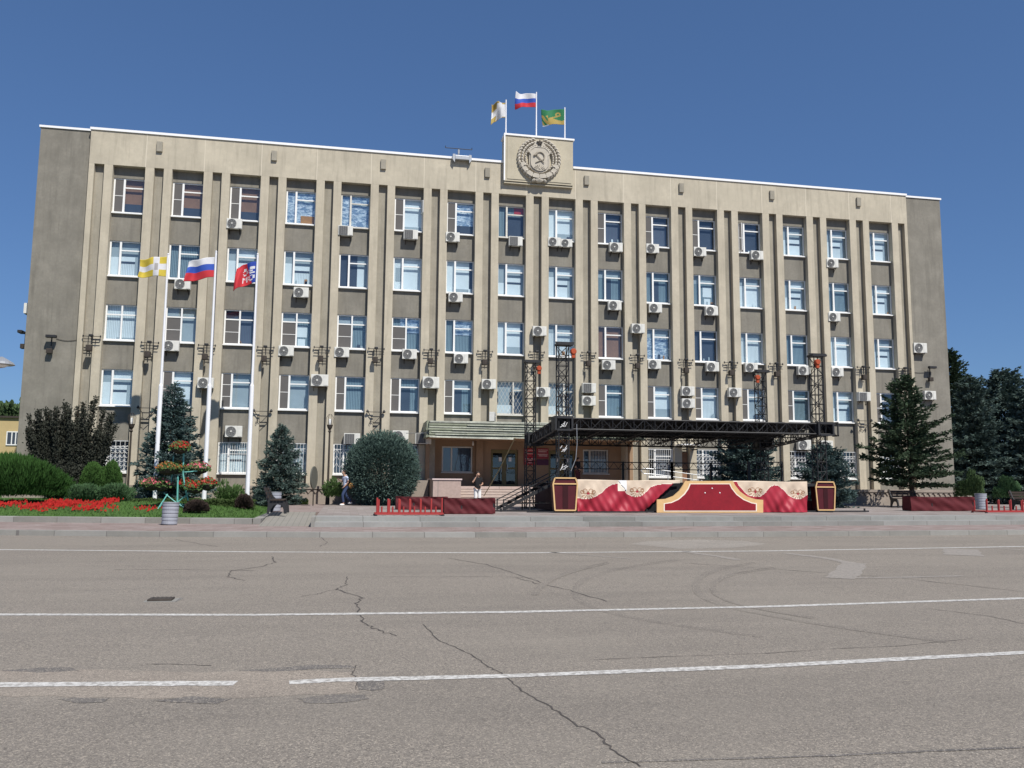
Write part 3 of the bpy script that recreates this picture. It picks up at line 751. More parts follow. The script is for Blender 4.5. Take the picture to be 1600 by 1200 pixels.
outer = [(-.62,.62),(-.35,.85),(-.18,1.12),(.18,1.12),(.35,.85),(.62,.62),(.70,.45),(.60,.3),(.62,-.2),(.60,-.45),(.45,-.68),(.2,-.82),(0,-.85),(-.2,-.82),(-.45,-.68),(-.60,-.45),(-.62,-.2),(-.60,.3),(-.70,.45)]
sh.prism([(ec.x+u, ec.z+v) for u, v in outer], ec.y-.16, ec.y)
inner = [(x*.82, z*.80-.02) for x, z in outer if abs(z) < 1.1]
sh.prism([(ec.x+u, ec.z+v) for u, v in inner], ec.y-.20, ec.y-.162)
for a, b_ in zip(inner, inner[1:]+inner[:1]): sh.tube(E2(a[0]*1.04, a[1]*1.04, .20), E2(b_[0]*1.04, b_[1]*1.04, .20), .03, n=5)
sh.build('shield', stone, em)
hs = MB()
A = [E2(.02+.26*math.cos(t), .13+.26*math.sin(t), .24) for t in [math.radians(x) for x in range(130, -100, -20)]]
for j, (a, b_) in enumerate(zip(A, A[1:])): hs.tube(a, b_, .018+.02*math.sin(math.pi*j/len(A)), n=6)
hs.tube(A[-1], E2(-.24,-.26,.24), .03, n=6); hs.tube(E2(-.24,.24,.25), E2(.26,-.26,.25), .026, n=6); hs.bar(E2(-.34,.16,.25), E2(-.14,.34,.25), .10, .09)
hs.build('hammer_and_sickle', mat('emblem_dark_stone', (.34,.30,.24), .9, .12, 3), em)
sr = MB(); pts = []
for i in range(10):
    t = math.pi/2+i*math.pi/5; r_ = .19 if i % 2 == 0 else .08; pts.append((ec.x+r_*math.cos(t), ec.z+.98+r_*math.sin(t)))
sr.prism(pts, ec.y-.25, ec.y-.16); sr.build('star', iron2, em)
sn_ = MB()
for i in range(9):
    t = math.pi*i/8; sn_.bar(E2(.14*math.cos(t), -.62+.1*math.sin(t), .22), E2(.34*math.cos(t), -.62+.26*math.sin(t), .22), .03)
ellip(sn_, 0, -.6, .17, .13, 0, .26, 14); sn_.build('rising_sun', stone, em)
rb = MB()
prof = [(-1.02,-.28),(-.95,-.55),(-.72,-.82),(-.4,-1.0),(0,-1.06),(.4,-1.0),(.72,-.82),(.95,-.55),(1.02,-.28)]
for (a, b_) in zip(prof, prof[1:]): rb.bar(E2(*a, .13), E2(*b_, .13), .26, .16, up=(0,1,0))
for u, v in ((-.78,-.78),(.78,-.78),(-.9,-.45),(.9,-.45)): ellip(rb, u, v, .2, .1, -.7 if u > 0 else .7+math.pi, .26)
ellip(rb, 0, -1.25, .32, .17, 0, .22, 10); ellip(rb, -.33, -1.28, .15, .1, .8, .2); ellip(rb, .33, -1.28, .15, .1, -.8, .2)
rb.build('ribbon', stone, em)
# ------------------------------------------------------------------ roof fittings
a = at(717, 237, .3); an = empty('roof_antenna', (a.x, .4, ZT+.1), 'thin black T-shaped antenna on the roof edge', 'antenna')
MB().tube((a.x,.4,ZT+.08),(a.x,.4,ZT+.5),.035).tube((a.x,.4,ZT+.46),(a.x,.4,ZT+.72),.06).build('mast', metalg, an)
z_ = ZT+.78; MB().tube((a.x-.78,.4,z_),(a.x+.78,.4,z_),.022).tube((a.x-.78,.4,z_),(a.x-.78,.4,z_+.12),.02).tube((a.x+.78,.4,z_),(a.x+.78,.4,z_+.12),.02).tube((a.x,.4,z_-.1),(a.x,.4,z_+.02),.02).build('crossbar', iron, an)
a = at(722, 247, -.2); fl = empty('floodlight', (a.x, -.1, a.z), 'pale floodlight trough hung on the parapet left of the emblem', 'floodlight')
MB().box(a.x-.42,-.28,a.z-.12,a.x+.42,-.02,a.z+.14).build('housing', metalg, fl, bevel=.03)
b_ = MB()
for s_ in (-1, 1): b_.prism([(a.x+s_*.42,a.z-.3),(a.x+s_*.56,a.z-.1),(a.x+s_*.54,a.z+.2),(a.x+s_*.40,a.z+.2)], -.26, -.02)
b_.build('end_bracket', metalg, fl)

# ------------------------------------------------------------------ air conditioners
acs = []
def ac_base(style):
    root = empty('air_conditioner', (0,0,0), 'x', 'air conditioner', 'air conditioners on the facade', world=False)
    b = MB(); b.box(-.4,0,-.275,.4,.28,.275); b.box(.19,-.012,-.25,.385,.0,.25); body = b.build('casing', acw, root, bevel=.015)
    g = MB(); cx = -.12
    if style == 0:
        g.lathe([(.235,0),(.235,-.012),(.20,-.018)], (cx,-.001,0), 24, 'y')
        gr = g.build('fan', acd, root)
        r = MB()
        for rr in (.05, .10, .15, .20, .235):
            r.path([(cx+rr*math.cos(t), -.026, rr*math.sin(t)) for t in [2*math.pi*i/18 for i in range(19)]], .006 if rr < .23 else .012, 4)
        for i in range(4): t = i*math.pi/4+.3; r.tube((cx-.23*math.cos(t),-.03,-.23*math.sin(t)), (cx+.23*math.cos(t),-.03,.23*math.sin(t)), .006, n=4)
        r.build('guard', acm, gr); 
        MB().lathe([(.045,0),(.04,-.02)], (cx,-.03,0), 12, 'y').build('hub', acw, gr)
    else:
        g.box(cx-.235,-.014,-.235,cx+.235,-.001,.235); gr = g.build('fan', acd, root)
        r = MB()
        for j in range(9): r.bar((cx-.235,-.02,-.235+j*.0587),(cx+.235,-.02,-.235+j*.0587),.010)
        for j in range(5): r.bar((cx-.235+j*.117,-.026,-.235),(cx-.235+j*.117,-.026,.235),.010)
        r.build('guard', acm, gr)
    k = MB()
    for x in (-.27, .27): k.bar((x,.02,-.29),(x,.40,-.29),.03).bar((x,.39,-.52),(x,.39,-.275),.03).bar((x,.05,-.30),(x,.39,-.5),.02)
    k.bar((-.27,.3,-.295),(.27,.3,-.295),.025)
    k.build('bracket', iron2, root)
    return root
def kids_of(o): return [(k, [q for q in bpy.data.objects if q.parent == k]) for k in bpy.data.objects if k.parent == o]
ACB = {s: ac_base(s) for s in (0, 1)}; ACK = {s: kids_of(ACB[s]) for s in (0, 1)}; used = set()
def place_ac(x, y, z, style, label, sc=1., rz=0):
    o = ACB[style] if style not in used else quick_copy(ACB[style], ACK[style]); used.add(style)
    o.location = (x, y, z); o.scale = (sc, 1, sc); o.rotation_euler.z = rz; o['label'] = label
FL = ['ground', 'second', 'third', 'fourth', 'top']
def acw_(px, py, i, k, st_=0, sc=1., extra=''):
    p = at(px, py, -.06); t = 'in' if False else ''
    place_ac(p.x, -.06+.0, p.z, st_, f"white air conditioner{extra} below the {FL[k]}-floor window, {ORD[i-1]} window column from the left", sc)
def acs_(px, py, i, k, st_=0, sc=1., extra='white air conditioner'):
    p = at(px, py, -.36); place_ac(p.x, -.36, p.z, st_, f"{extra} between the {ORD[i-1]} and {ORD[i]} window columns, {FL[k]} floor", sc)
for a in ((366,349,3,4,0),(540,360,5,4,1),(642,366,6,4,1),(707.5,370,7,4,0),(806,376.5,8,4,1),(963,386,10,4,0),(1020,388,11,4,0),(1094,393,12,4,0),(1183.5,398.5,13,4,0),(1301,411,15,4,0),
          (285,443.5,2,3,0),(470.5,456.5,4,3,0),(712,464,7,3,0),(961,477,10,3,0),(1024.5,481,11,3,0),(1112.5,485.5,12,3,0),(1304,495,15,3,0),
          (267,540,2,2,0),(447,548,4,2,0),(534,550,5,2,0),(640,553,6,2,0),(720.5,560,7,2,0),(951.5,570,10,2,0),(1023,569,11,2,0),(1114,573,12,2,0),(1174.5,574,13,2,0),(1257,578.7,14,2,0),(1309,581,15,2,0)):
    acw_(*a)
acw_(866.5,377.5,9,4,0,.95,' (left of pair)'); acw_(885.5,379.5,9,4,0,.85,' (right of pair)')
for a in ((365,674,3,0),(550,685.5,5,1),(626,681,6,0),(1258,695,14,0),(1292,696,15,0)):
    p = at(a[0], a[1], -.06); place_ac(p.x, -.06, p.z, a[3], f"white air conditioner above the ground-floor window, {ORD[a[2]-1]} window column from the left", 1.08)
acs_(843.5,517,8,2); acs_(997.5,513,10,2); acs_(321,598,2,1); acs_(499.5,594,4,1,0,1.15); acs_(673.5,597.5,6,1,0,1.15); acs_(764,600,7,1)
acs_(849,612.5,8,1); acs_(921,606,9,1,1,1,'upper one of two stacked air conditioners'); acs_(920.5,626,9,1,0,1,'lower one of two stacked air conditioners')
acs_(1075.5,611,11,1,0,1,'upper one of two stacked air conditioners'); acs_(1076,630,11,1,0,1,'lower one of two stacked air conditioners'); acs_(1149,613,12,1)
acs_(1351.5,619.5,15,1,1); acs_(661.5,685,6,0,1,1.1)
p = at(1438.5,543.5,-.1); place_ac(p.x,-.1,p.z,0,'larger white air conditioner high on the blank right end wall',1.15)
p = at(1454,617.5,-.1); place_ac(p.x,-.1,p.z,0,'white air conditioner low on the blank right end wall, just above the tree')
p = at(40,483,1.2); place_ac(-4.15,1.3,p.z,0,'air conditioner seen edge-on sticking out of the left gable wall',1,math.radians(-90))
place_ac(at(772,652,-1.6).x,-1.9,at(772,652,-1.9).z+.02,0,'air conditioner standing on the porch canopy roof',.9,math.radians(75))
# ------------------------------------------------------------------ facade lamp brackets
def lampb():
    r = empty('facade_lamp', (0,0,0), 'x', 'lamp', 'lamp brackets across the pilaster slots', world=False)
    b = MB()
    for z, w in ((.32,.46),(.18,.40),(.02,.42)): b.bar((-w,-.1,z),(w,-.1,z),.028)
    b.bar((0,-.1,-.1),(0,-.1,.42),.045).bar((-.16,-.1,-.12),(-.16,-.1,.3),.03).bar((.2,-.1,-.05),(.2,-.1,.2),.03)
    for x in (-.42, .42): b.bar((x,-.1,.26),(x,-.1,.38),.05)
    b.build('frame', iron, r)
    MB().box(-.12,-.26,.29,.08,-.06,.41).build('lamp_head', iron, r, bevel=.02)
    MB().box(-.2,-.36,-.48,.08,-.10,-.16).build('transformer_box', iron2, r, bevel=.02)
    return r
lb = lampb(); lbk = kids_of(lb)
LBX = [(143,535),(234,545),(323,549),(415,552),(503,552),(588,554),(674,556),(758,558),(839,559),(920,560),(996,564),(1072,571),(1142,575),(1213,577),(1349,582),(1414,584)]
for n_, (px, py) in enumerate(LBX):
    o = lb if n_ == 0 else quick_copy(lb, lbk)
    p = at(px, py, -.1); o.location = (p.x, -.02, p.z)
    if n_ == 0: t = 'dark lamp bracket across the slot left of the first window column'
    elif px == 1414: t = 'dark lamp bracket across the slot right of the last window column, behind the fir'
    elif px == 1349: t = 'dark lamp bracket between the fifteenth and sixteenth window columns, third-floor height'
    else: t = f'dark lamp bracket between the {ORD[n_-1]} and {ORD[n_]} window columns, third-floor height'
    o['label'] = t
def lampw(px, py, label, x=None, rz=0):
    r = empty('wall_lamp', (0,0,0), label, 'lamp', world=False)
    b = MB(); b.bar((0,-.1,-.3),(0,-.1,.4),.05).bar((-.2,-.25,.35),(.2,-.25,.35),.05).bar((0,-.1,.35),(0,-.35,.35),.04); b.build('arm', iron, r)
    MB().box(-.22,-.42,.3,.28,-.2,.45).build('lamp_head', iron, r, bevel=.02)
    MB().box(-.18,-.3,-.5,.1,-.1,-.25).build('transformer_box', iron2, r, bevel=.02)
    p = at(px, py, .2) if x is None else Vector((x[0], x[1], at(px, py, x[1]).z)); r.location = (p.x, (.24 if x is None else x[1]), p.z); r.rotation_euler.z = rz
lampw(81, 538, 'dark lamp bracket on the blank left end wall')
lampw(1452, 584, 'dark lamp bracket on the blank right end wall')
lampw(36, 530, 'dark lamp bracket jutting from the left gable wall', (-3.9, 1.0), math.radians(-90))
for n_, (xa, ya, xb, yb) in enumerate(((88,529,120,531),(1416,578,1446,582))):
    a, b_ = at(xa,ya,.2), at(xb,yb,.2); pts = [(a.x+(b_.x-a.x)*t, .22, a.z+(b_.z-a.z)*t-.08*math.sin(math.pi*t)) for t in np.linspace(0,1,8)]
    tag(MB().path(pts,.012,5).build('lamp_cable', iron, org=pts[0]), ('thin dark cable between the left end wall lamp and the first pilaster' if n_ == 0 else 'thin dark cable between the right end wall lamp and the last pilaster'), 'cable')
# double arm brackets lower down
def arms():
    r = empty('banner_bracket', (0,0,0), 'x', 'bracket', 'twin-armed iron brackets on the pilasters', world=False)
    b = MB(); b.bar((-.46,-.12,.25),(.46,-.12,.25),.03).bar((-.42,-.12,.25),(-.25,-.08,0),.03).bar((.42,-.12,.25),(.25,-.08,0),.03).bar((-.27,-.08,0),(.27,-.08,0),.05)
    b.bar((.25,-.08,0),(-.1,-.06,-.38),.025).bar((-.24,-.06,0),(-.24,-.06,-.35),.025)
    b.path([(-.24+.1*math.cos(t), -.06, -.35+.1*math.sin(t)) for t in [i*.7 for i in range(7)]], .012, 5)
    b.build('arm', iron, r)
    for s_ in (-1, 1): MB().lathe([(.05,-.06),(.08,0),(.03,.1)], (s_*.45,-.14,.27), 10).build('lamp_head', iron, r)
    return r
ab = arms(); abk = kids_of(ab)
for n_, (px, py, i) in enumerate(((230,645,1),(410,650,3),(587,651,5),(1351,664,15))):
    o = ab if n_ == 0 else quick_copy(ab, abk); p = at(px, py, -.1); o.location = (p.x, -.01, p.z)
    o['label'] = f'twin-armed iron bracket low between the {ORD[i-1]} and {ORD[i]} window columns'
# ================================================================== STAGE
SXL, SXR, SYF, SYR = 21.25, 33.0, -13.6, -8.4
stg = empty('concert_stage', (27, -11, TZ), 'black open-air stage with four lattice towers and truss roof in front of the entrance', 'stage')
DZ = 1.68
dk = MB(); dk.box(SXL+.1, SYF+.25, DZ-.12, SXR-.1, SYR-.1, DZ); dk.build('deck', iron, stg)
lg = MB()
for x in np.linspace(SXL+.3, SXR-.3, 7):
    for y in (SYF+.4, -11, SYR-.3): lg.bar((x,y,TZ),(x,y,DZ-.12),.07)
lg.build('deck_leg', iron, stg)
MB().box(SXL+.05, SYF+.4, TZ+.02, SXL+.1, SYR-.2, DZ-.02).build('side_skirt', mat('dark_side_cloth', (.06,.03,.03), .9, .25, 2), stg)
MB().box(SXL+.3, SYR-.25, TZ+.02, SXR-.3, SYR-.2, DZ-.12).build('rear_skirt', mat('dark_side_cloth', (.06,.03,.03)), stg)
TT = {}
def tower(x, y, top, hx):
    b = MB(); b.truss((x,y,TZ+.05),(x,y,top), .42, .42, .026, .42, up=(0,1,0)); b.box(x-.36,y-.36,TZ+.005,x+.36,y+.36,TZ+.05)
    t = b.build('tower', iron, stg)
    h = MB(); h.box(x-.28,y-.26,top,x+.40,y+.26,top+.09); h.bar((x-.3,y,top+.13),(x+.5,y,top+.13),.06); h.build('head_plate', iron, t)
    g = MB(); hz = top-.28; g.lathe([(.10,-.1),(.125,-.07),(.125,.07),(.10,.1)], (x+hx*.75,y-.30,hz), 14, 'y').box(x+hx*.75-.07,y-.36,hz-.26,x+hx*.75+.07,y-.24,hz-.1); g.build('hoist', orange, t)
    c = MB(); c.tube((x+hx*.8,y-.3,hz-.1),(x+hx*.8,y-.3,4.3),.014,n=5); c.build('chain', iron, t)
ptF = at(885,540,SYF); ptR = at(822,567,SYR)
tower(SXL+.05, SYF+.05, ptF.z, .5); tower(SXL-.15+.0, SYR+.05, ptR.z, .45)
tower(SXR-.0, SYF+.5, at(1280,558,SYF+.5).z, -.15); tower(SXR-.2, SYR+.05, at(1178,582,SYR).z, -.4)
# roof frame
zf, zr = 4.02, 3.62       # centre heights of front and rear beams
xa, xb, ya, yb = SXL+.05, SXR-.05, SYF+.1, SYR
rf = MB(); rf.truss((xa-.2,ya,zf),(xb+.5,ya,zf), .40, .44, .03, .45); rf.build('roof_beam', iron, stg)
rf = MB(); rf.truss((xa-.4,yb,zr),(xb+.4,yb,zr), .40, .44, .03, .45); rf.build('roof_beam', iron, stg)
for x in (xa, xb):
    rf = MB(); rf.truss((x,ya,zf),(x,yb,zr), .40, .44, .03, .45); rf.build('roof_beam', iron, stg)
for x in np.linspace(xa, xb, 7)[1:-1]:
    rf = MB(); rf.truss((x,ya+.2,zf-.02),(x,yb-.2,zr+.02), .24, .34, .02, .42); rf.build('roof_rafter', iron, stg)
for t in (.33, .66):
    rf = MB(); y = ya+(yb-ya)*t; z = zf+(zr-zf)*t; rf.truss((xa,y,z),(xb,y,z), .2, .3, .018, .45); rf.build('roof_rafter', iron, stg)
for (x, y, z) in ((xa,ya,zf),(xb,ya,zf),(xa,yb,zr),(xb-.1,yb,zr)):
    sl = MB(); sl.box(x-.38,y-.34,z-.28,x-.30,y+.34,z+.3).box(x+.30,y-.34,z-.28,x+.38,y+.34,z+.3).box(x-.3,y-.36,z-.3,x+.3,y-.30,z-.22).box(x-.3,y-.36,z+.2,x+.3,y-.30,z+.3).box(x-.3,y+.3,z-.3,x+.3,y+.36,z+.3)
    sl.build('sleeve_block', iron, stg)
sl = MB(); x = xb+.62; sl.box(x-.03,ya-.2,zf-.3,x+.05,ya+.2,zf-.24).box(x-.03,ya-.2,zf+.26,x+.05,ya+.2,zf+.32).box(x-.0,ya-.2,zf-.3,x+.05,ya-.15,zf+.3); sl.build('beam_end_plate', iron, stg)
# tarp roof sheet with slight sag
tp = MB(); nx, ny = 36, 10; vs = []
for j in range(ny+1):
    for i in range(nx+1):
        u, v = i/nx, j/ny
        vs.append((xa-.05+(xb-xa+.1)*u, ya+.1+(yb-ya-.1)*v, zf+.26+(zr-zf)*v+.03*math.sin(u*70)*(1-v)+.02*math.sin(u*31+v*9)))
tp.add(vs, [(j*(nx+1)+i, j*(nx+1)+i+1, (j+1)*(nx+1)+i+1, (j+1)*(nx+1)+i) for j in range(ny) for i in range(nx)])
o = tp.build('roof_tarp', mat('black_tarp', (.009,.009,.010), .75, .2, 2, bump=.4, bscale=8), stg)
o.modifiers.new('s', 'SOLIDIFY').thickness = .02
# white rags on the front left tower
rg_ = MB()
for z in (3.9, 2.95, 2.2):
    x = SXL; y = SYF-.22
    for i in range(5):
        a_ = random.uniform(-.5, 1.2); rg_.bar((x-.12+i*.05, y, z+random.uniform(-.08,.08)), (x-.12+i*.05+.13*math.cos(a_), y-.02, z+.16*math.sin(a_)+.05), .02)
rg_.build('cable_tie_rag', whitec, stg)
# rear rail truss with posts
for x0, x1 in ((23.1, 28.0), (28.0, 32.0)):
    r = MB(); y = SYR-.15
    r.bar((x0,y,2.30),(x1,y,2.30),.04).bar((x0,y,2.62),(x1,y,2.62),.045)
    n = int((x1-x0)/.42)
    for i in range(n):
        a = x0+(x1-x0)*i/n; w = (x1-x0)/n; r.tube((a,y,2.32),(a+w/2,y,2.61),.012,n=4).tube((a+w/2,y,2.61),(a+w,y,2.32),.012,n=4)
    for x in (x0, (x0+x1)/2, x1): r.bar((x,y,DZ),(x,y,2.66),.09)
    r.build('stage_rail', iron, stg)
r = MB(); y = SYF+3.2; r.bar((31.0,y,2.3),(32.7,y,2.3),.045).bar((31.0,y,2.66),(32.7,y,2.66),.045)
for i in range(5): r.tube((31+i*.34,y,2.32),(31.17+i*.34,y,2.65),.013,n=4).tube((31.17+i*.34,y,2.65),(31.34+i*.34,y,2.32),.013,n=4)
for x in (31.0, 32.7): r.bar((x,y,DZ),(x,y,2.7),.08)
r.build('stage_rail', iron, stg)
# stair on the left
sx = MB()
for y in (-12.4, -10.9):
    sx.bar((19.1,y,TZ+.08),(SXL+.1,y,DZ),.07,.12).bar((19.1,y,TZ+.45),(SXL+.1,y,DZ+.35),.04).bar((19.1,y,TZ),(19.1,y,TZ+.5),.05).bar((20.2,y,TZ),(20.2,y,TZ+1.1),.05).bar((19.3,y,TZ+.3),(SXL,y,TZ+.35),.03)
for i in range(6):
    x = 19.25+i*.33; z = TZ+.2+i*.195; sx.box(x,-12.4,z,x+.28,-10.9,z+.04)
sx.build('stage_stair', iron, stg)
ft = MB(); ft.bar((18.2,-12.9,TZ+.04),(21.3,-12.9,TZ+.04),.06).bar((19.7,-14.15,TZ+.04),(25.0,-14.0,TZ+.04),.05).bar((SXR-.9,-13.35,TZ+.04),(35.3,-13.1,TZ+.04),.06).tube((35.1,-13.1,TZ),(35.1,-13.1,TZ+.16),.04).tube((24.7,-14.0,TZ),(24.7,-14.0,TZ+.14),.04).tube((18.9,-12.9,TZ),(18.9,-12.9,TZ+.14),.04)
ft.build('ground_beam', iron, stg)
cab = MB(); cab.path([(SXL+.55,SYF-.3,4.0),(SXL+.56,SYF-.32,3.2),(SXL+.5,SYF-.34,2.6),(SXL+.3,SYF-.33,2.1)],.013,5); cab.build('hanging_cable', metalg, stg)

# printed banner along the stage front
def interp(px, tab):
    return float(np.interp(px, [t[0] for t in tab], [t[1] for t in tab]))
LOW = [(902,778),(908,779.5),(916,780),(922,779),(930,776),(938,771),(946,763),(955,757.5),(963,756.8),(971,763),(975,771),(985,776),(991,776.5),(998,775),(1006,769),(1014,761),(1024,757.5),(1045,756),(1061,755),(1062,752),
       (1148,752),(1150,757),(1160,768),(1168,774),(1177,776),(1186,775),(1194,769),(1200,761),(1208,757),(1215,758),(1222,764),(1230,772),(1240,778),(1247,779),(1254,778),(1263,771)]
YB = SYF-.28
bx0, bx1 = at(902,775,YB).x, at(1262,775,YB).x
NX, NZ = 360, 44; bz0, bz1 = TZ+.01, at(1080,751,YB).z
MOT = [(918,771.5),(992,768.5),(1177,767.5),(1246.5,770.5)]
bn = MB(); vs = []
for j in range(NZ+1):
    for i in range(NX+1):
        u, v = i/NX, j/NZ; px = 902+u*360
        d = .055*math.sin((px*.09+v*5.1))*(1-v)+.03*math.sin(px*.27-v*9)*(1-v*.6)+.045*math.sin(px*.13+(1-v)*7+2*math.sin(px*.021))*(1-v*.8)+.018*math.sin(px*.55+v*14)*(1-v)
        vs.append((bx0+(bx1-bx0)*u, YB+d+.02, bz0+(bz1-bz0)*v+(.012*math.sin(px*.05) if j == NZ else 0)))
fs = []; mi = []
for j in range(NZ):
    for i in range(NX):
        px = 902+(i+.5); py = 800-(j+.5)/NZ*49
        c = 1 if py < interp(px, LOW) else 0
        # torn gap and missing wedge
        if 963.5 < px < 976 and py < 768: c = 3 if py < 752+(px-963.5)*1.3 else 4
        if 963 < px < 973 and py >= 752+(px-963)*1.35 and py < 768-0*(px) and px < 963+(py-751)*.8: c = 5
        if 1004 < px < 1076 and not (c == 1 and px < 1058):
            l = 800-(px-1004)*.86
            if abs(py-l-0) < 3.+(px-1004)*.09 and py > 751 or (py > l and px > 1004): c = 4
        if c == 1:
            for mx, my in MOT:
                dx, dy = px-mx, py-my; rr = math.hypot(dx, dy)
                if dy > 0 and 3 < rr < 10.5 and abs(math.sin(math.atan2(dy, dx)*6.5)) > .86: c = 2
                elif dy <= 1 and any(1.6 < math.hypot(dx-q, dy+2) < 3.1 for q in (-8, 8)) : c = 2
                elif dy <= 2 and any(2.6 < math.hypot(dx-q, dy+3) < 3.7 for q in (-4, 4)) and dy > -7: c = 2
                elif rr < 2.0: c = 0
            if c == 1 and abs(py-interp(px, LOW)) < 1.0: c = 5
        fs.append((j*(NX+1)+i, j*(NX+1)+i+1, (j+1)*(NX+1)+i+1, (j+1)*(NX+1)+i)); mi.append(c)
keep = [(f, q) for f, q in zip(fs, mi) if q != 4]
bn.v = vs; bn.f = [k[0] for k in keep]; bn.m = [k[1] for k in keep]
bo = bn.build('stage_banner', [b_red, b_cream, b_brown, whitec, b_black, b_pale], org=((bx0+bx1)/2, YB, TZ), smooth=True)
tag(bo, 'printed red cloth banner with cream scallops and shell motifs hung along the stage front', 'banner')
bo.modifiers.new('s', 'SOLIDIFY').thickness = .006
MB().box(bx0+.1,YB+.19,TZ+.01,bx1-.1,YB+.21,DZ-.02).build('front_skirt', b_black, stg)
MB().box(bx1+.0,YB+1.2,TZ+.05,SXR+.3,YB+1.26,DZ-.75).build('corner_cloth', maroon, stg)
# arched board
YA = YB-.22
def pol(l, Y): return [(at(x, y, Y).x, at(x, y, Y).z) for x, y in l]
OUT = [(1026,801.5),(1026,780.5),(1040,779.5),(1052,775),(1061,767),(1067,758),(1070,751.5),(1145,751.5),(1148,758),(1156,768),(1167,776),(1180,780),(1192,781),(1192,801.5)]
INW = [(1036.5,799),(1036.5,786.5),(1048,784.5),(1059,779.5),(1068,771.5),(1074,763),(1077,755.5),(1140.5,755.5),(1143,762),(1151,772),(1162,780),(1174,785),(1182,786.5),(1182,799)]
IND = [(1038.2,797.6),(1038.2,787.4),(1049,785.8),(1060,780.8),(1069.5,772.6),(1075.5,764),(1078.5,756.6),(1139,756.6),(1142,763),(1150,773.2),(1161,781.2),(1173.5,786.4),(1180.3,787.6),(1180.3,797.6)]
ab_ = empty('arched_board', (at(1109,790,YA).x, YA, TZ), 'low red arched board with broad gold border standing before the stage', 'board')
zo = lambda l: [(x, max(z, TZ+.01)) for x, z in pol(l, YA)]
MB().prism(zo(OUT), YA-.03, YA+.05).build('border', gold, ab_)
MB().prism(pol(INW, YA), YA-.037, YA-.031).build('white_line', b_pale, ab_)
MB().prism(pol(IND, YA), YA-.044, YA-.038).build('panel', p_red, ab_)
for x, y in ((1112,763),(1124,770),(1101,770)):
    c = at(x,y,YA); MB().lathe([(.03,0),(.02,-.015)], (c.x,YA-.0445,c.z), 8, 'y').build('bolt', whitec, ab_)
def lectern(px, py, w, h, Y, label, px0):
    X = at(px, py, Y).x; r = empty('lectern', (X, Y, TZ), label, 'lectern', 'lecterns at the stage corners')
    zb = TZ+.1
    prof = [(-.42*w,zb),(.42*w,zb),(.5*w,zb+h*.82),(.42*w,zb+h),(-.42*w,zb+h),(-.5*w,zb+h*.82)]
    pr_ = [(X+a, z) for a, z in prof]
    MB().prism(pr_, Y, Y+.4).build('body', mat('lectern_red', (.075, .004, .008), .45, .2, 2, spec=.5), r)
    f = MB()
    for a, b_ in zip(pr_, pr_[1:]+pr_[:1]): f.bar((a[0],Y-.02,a[1]),(b_[0],Y-.02,b_[1]),.055*w,.05)
    f.bar((X-.5*w,Y-.02,zb+h*.82),(X+.5*w,Y-.02,zb+h*.82),.04*w,.05)
    f.build('trim', gold, r)
    MB().box(X-.1*w,Y-.012,zb+.08,X+.12*w,Y-.004,zb+h*.78).build('dark_stripe', mat('lectern_dark_red', (.035,.004,.006), .5, .15, 2), r)
    l = MB()
    for a in (-.35*w, .35*w):
        for y in (Y+.05, Y+.35): l.bar((X+a,y,TZ),(X+a,y,zb),.05)
    l.build('leg', iron, r)
lectern(883, 775, 1.0, 1.27, YB-.25, 'dark red coffin-shaped lectern with gold edges at the left corner of the stage', 0)
lectern(1289.5, 770, .92, 1.2, YB+.5, 'dark red coffin-shaped lectern with gold edges at the right corner of the stage', 0)

# strap from stage to ground
a, b_ = at(805,684,SYR-.2), at(756,775,-6.2); mid = (a+b_)/2
tag(MB().path([a, (mid.x,mid.y,mid.z-.12), b_], .022, 5).build('tie_strap', strapm, org=(b_.x, b_.y, b_.z)), 'yellowish strap slanting down from the rear left tower to the steps', 'strap')
# maroon covered barriers
def clothbox(x0, x1, y0, y1, z0, z1, label):
    r = empty('covered_barrier', ((x0+x1)/2, (y0+y1)/2, z0), label, 'barrier', 'barriers wrapped in dark red cloth')
    b = MB(); n = 40
    for ya_, s_ in ((y0, -1), (y1, 1)):
        vs = []
        for j in range(9):
            for i in range(n+1):
                u, v = i/n, j/8
                d = .05*math.sin(u*9+v*5)*math.sin(v*3.1)+.02*math.sin(u*37+v*11)
                vs.append((x0+(x1-x0)*u, ya_+s_*d*1.0, z0+(z1-z0)*v-.03*math.sin(u*math.pi)*(j == 8)))
        f = [(j*(n+1)+i, j*(n+1)+i+1, (j+1)*(n+1)+i+1, (j+1)*(n+1)+i) for j in range(8) for i in range(n)]
        if s_ > 0: f = [q[::-1] for q in f]
        b.add(vs, f)
    b.add([(x0,y0,z0),(x0,y1,z0),(x0,y1,z1),(x0,y0,z1)], [(0,3,2,1)]).add([(x1,y0,z0),(x1,y1,z0),(x1,y1,z1),(x1,y0,z1)], [(0,1,2,3)])
    b.add([(x0,y0,z1-.01),(x1,y0,z1-.01),(x1,y1,z1-.01),(x0,y1,z1-.01)], [(0,1,2,3)])
    b.build('cloth', maroon, r, smooth=True)
    k = MB(); 
    for x in np.linspace(x0+.05, x1-.05, 4):
        for y in (y0+.06, y1-.06): k.bar((x,y,z0),(x,y,z1-.03),.05)
    k.build('frame', iron, r)
a = at(694,790,-15.6).x; b_ = at(774,790,-15.6).x; clothbox(a, b_, -15.6, -14.9, TZ+.02, at(730,778,-15.6).z, 'wide dark red cloth-wrapped barrier in front of the stair block, nearest the road')
a = at(619,785,-10.5).x; b_ = at(700,785,-10.5).x; clothbox(a, b_, -10.5, -9.8, TZ+.02, at(650,776,-10.5).z, 'dark red cloth-wrapped barrier beside the round clipped spruce, behind the post rack')
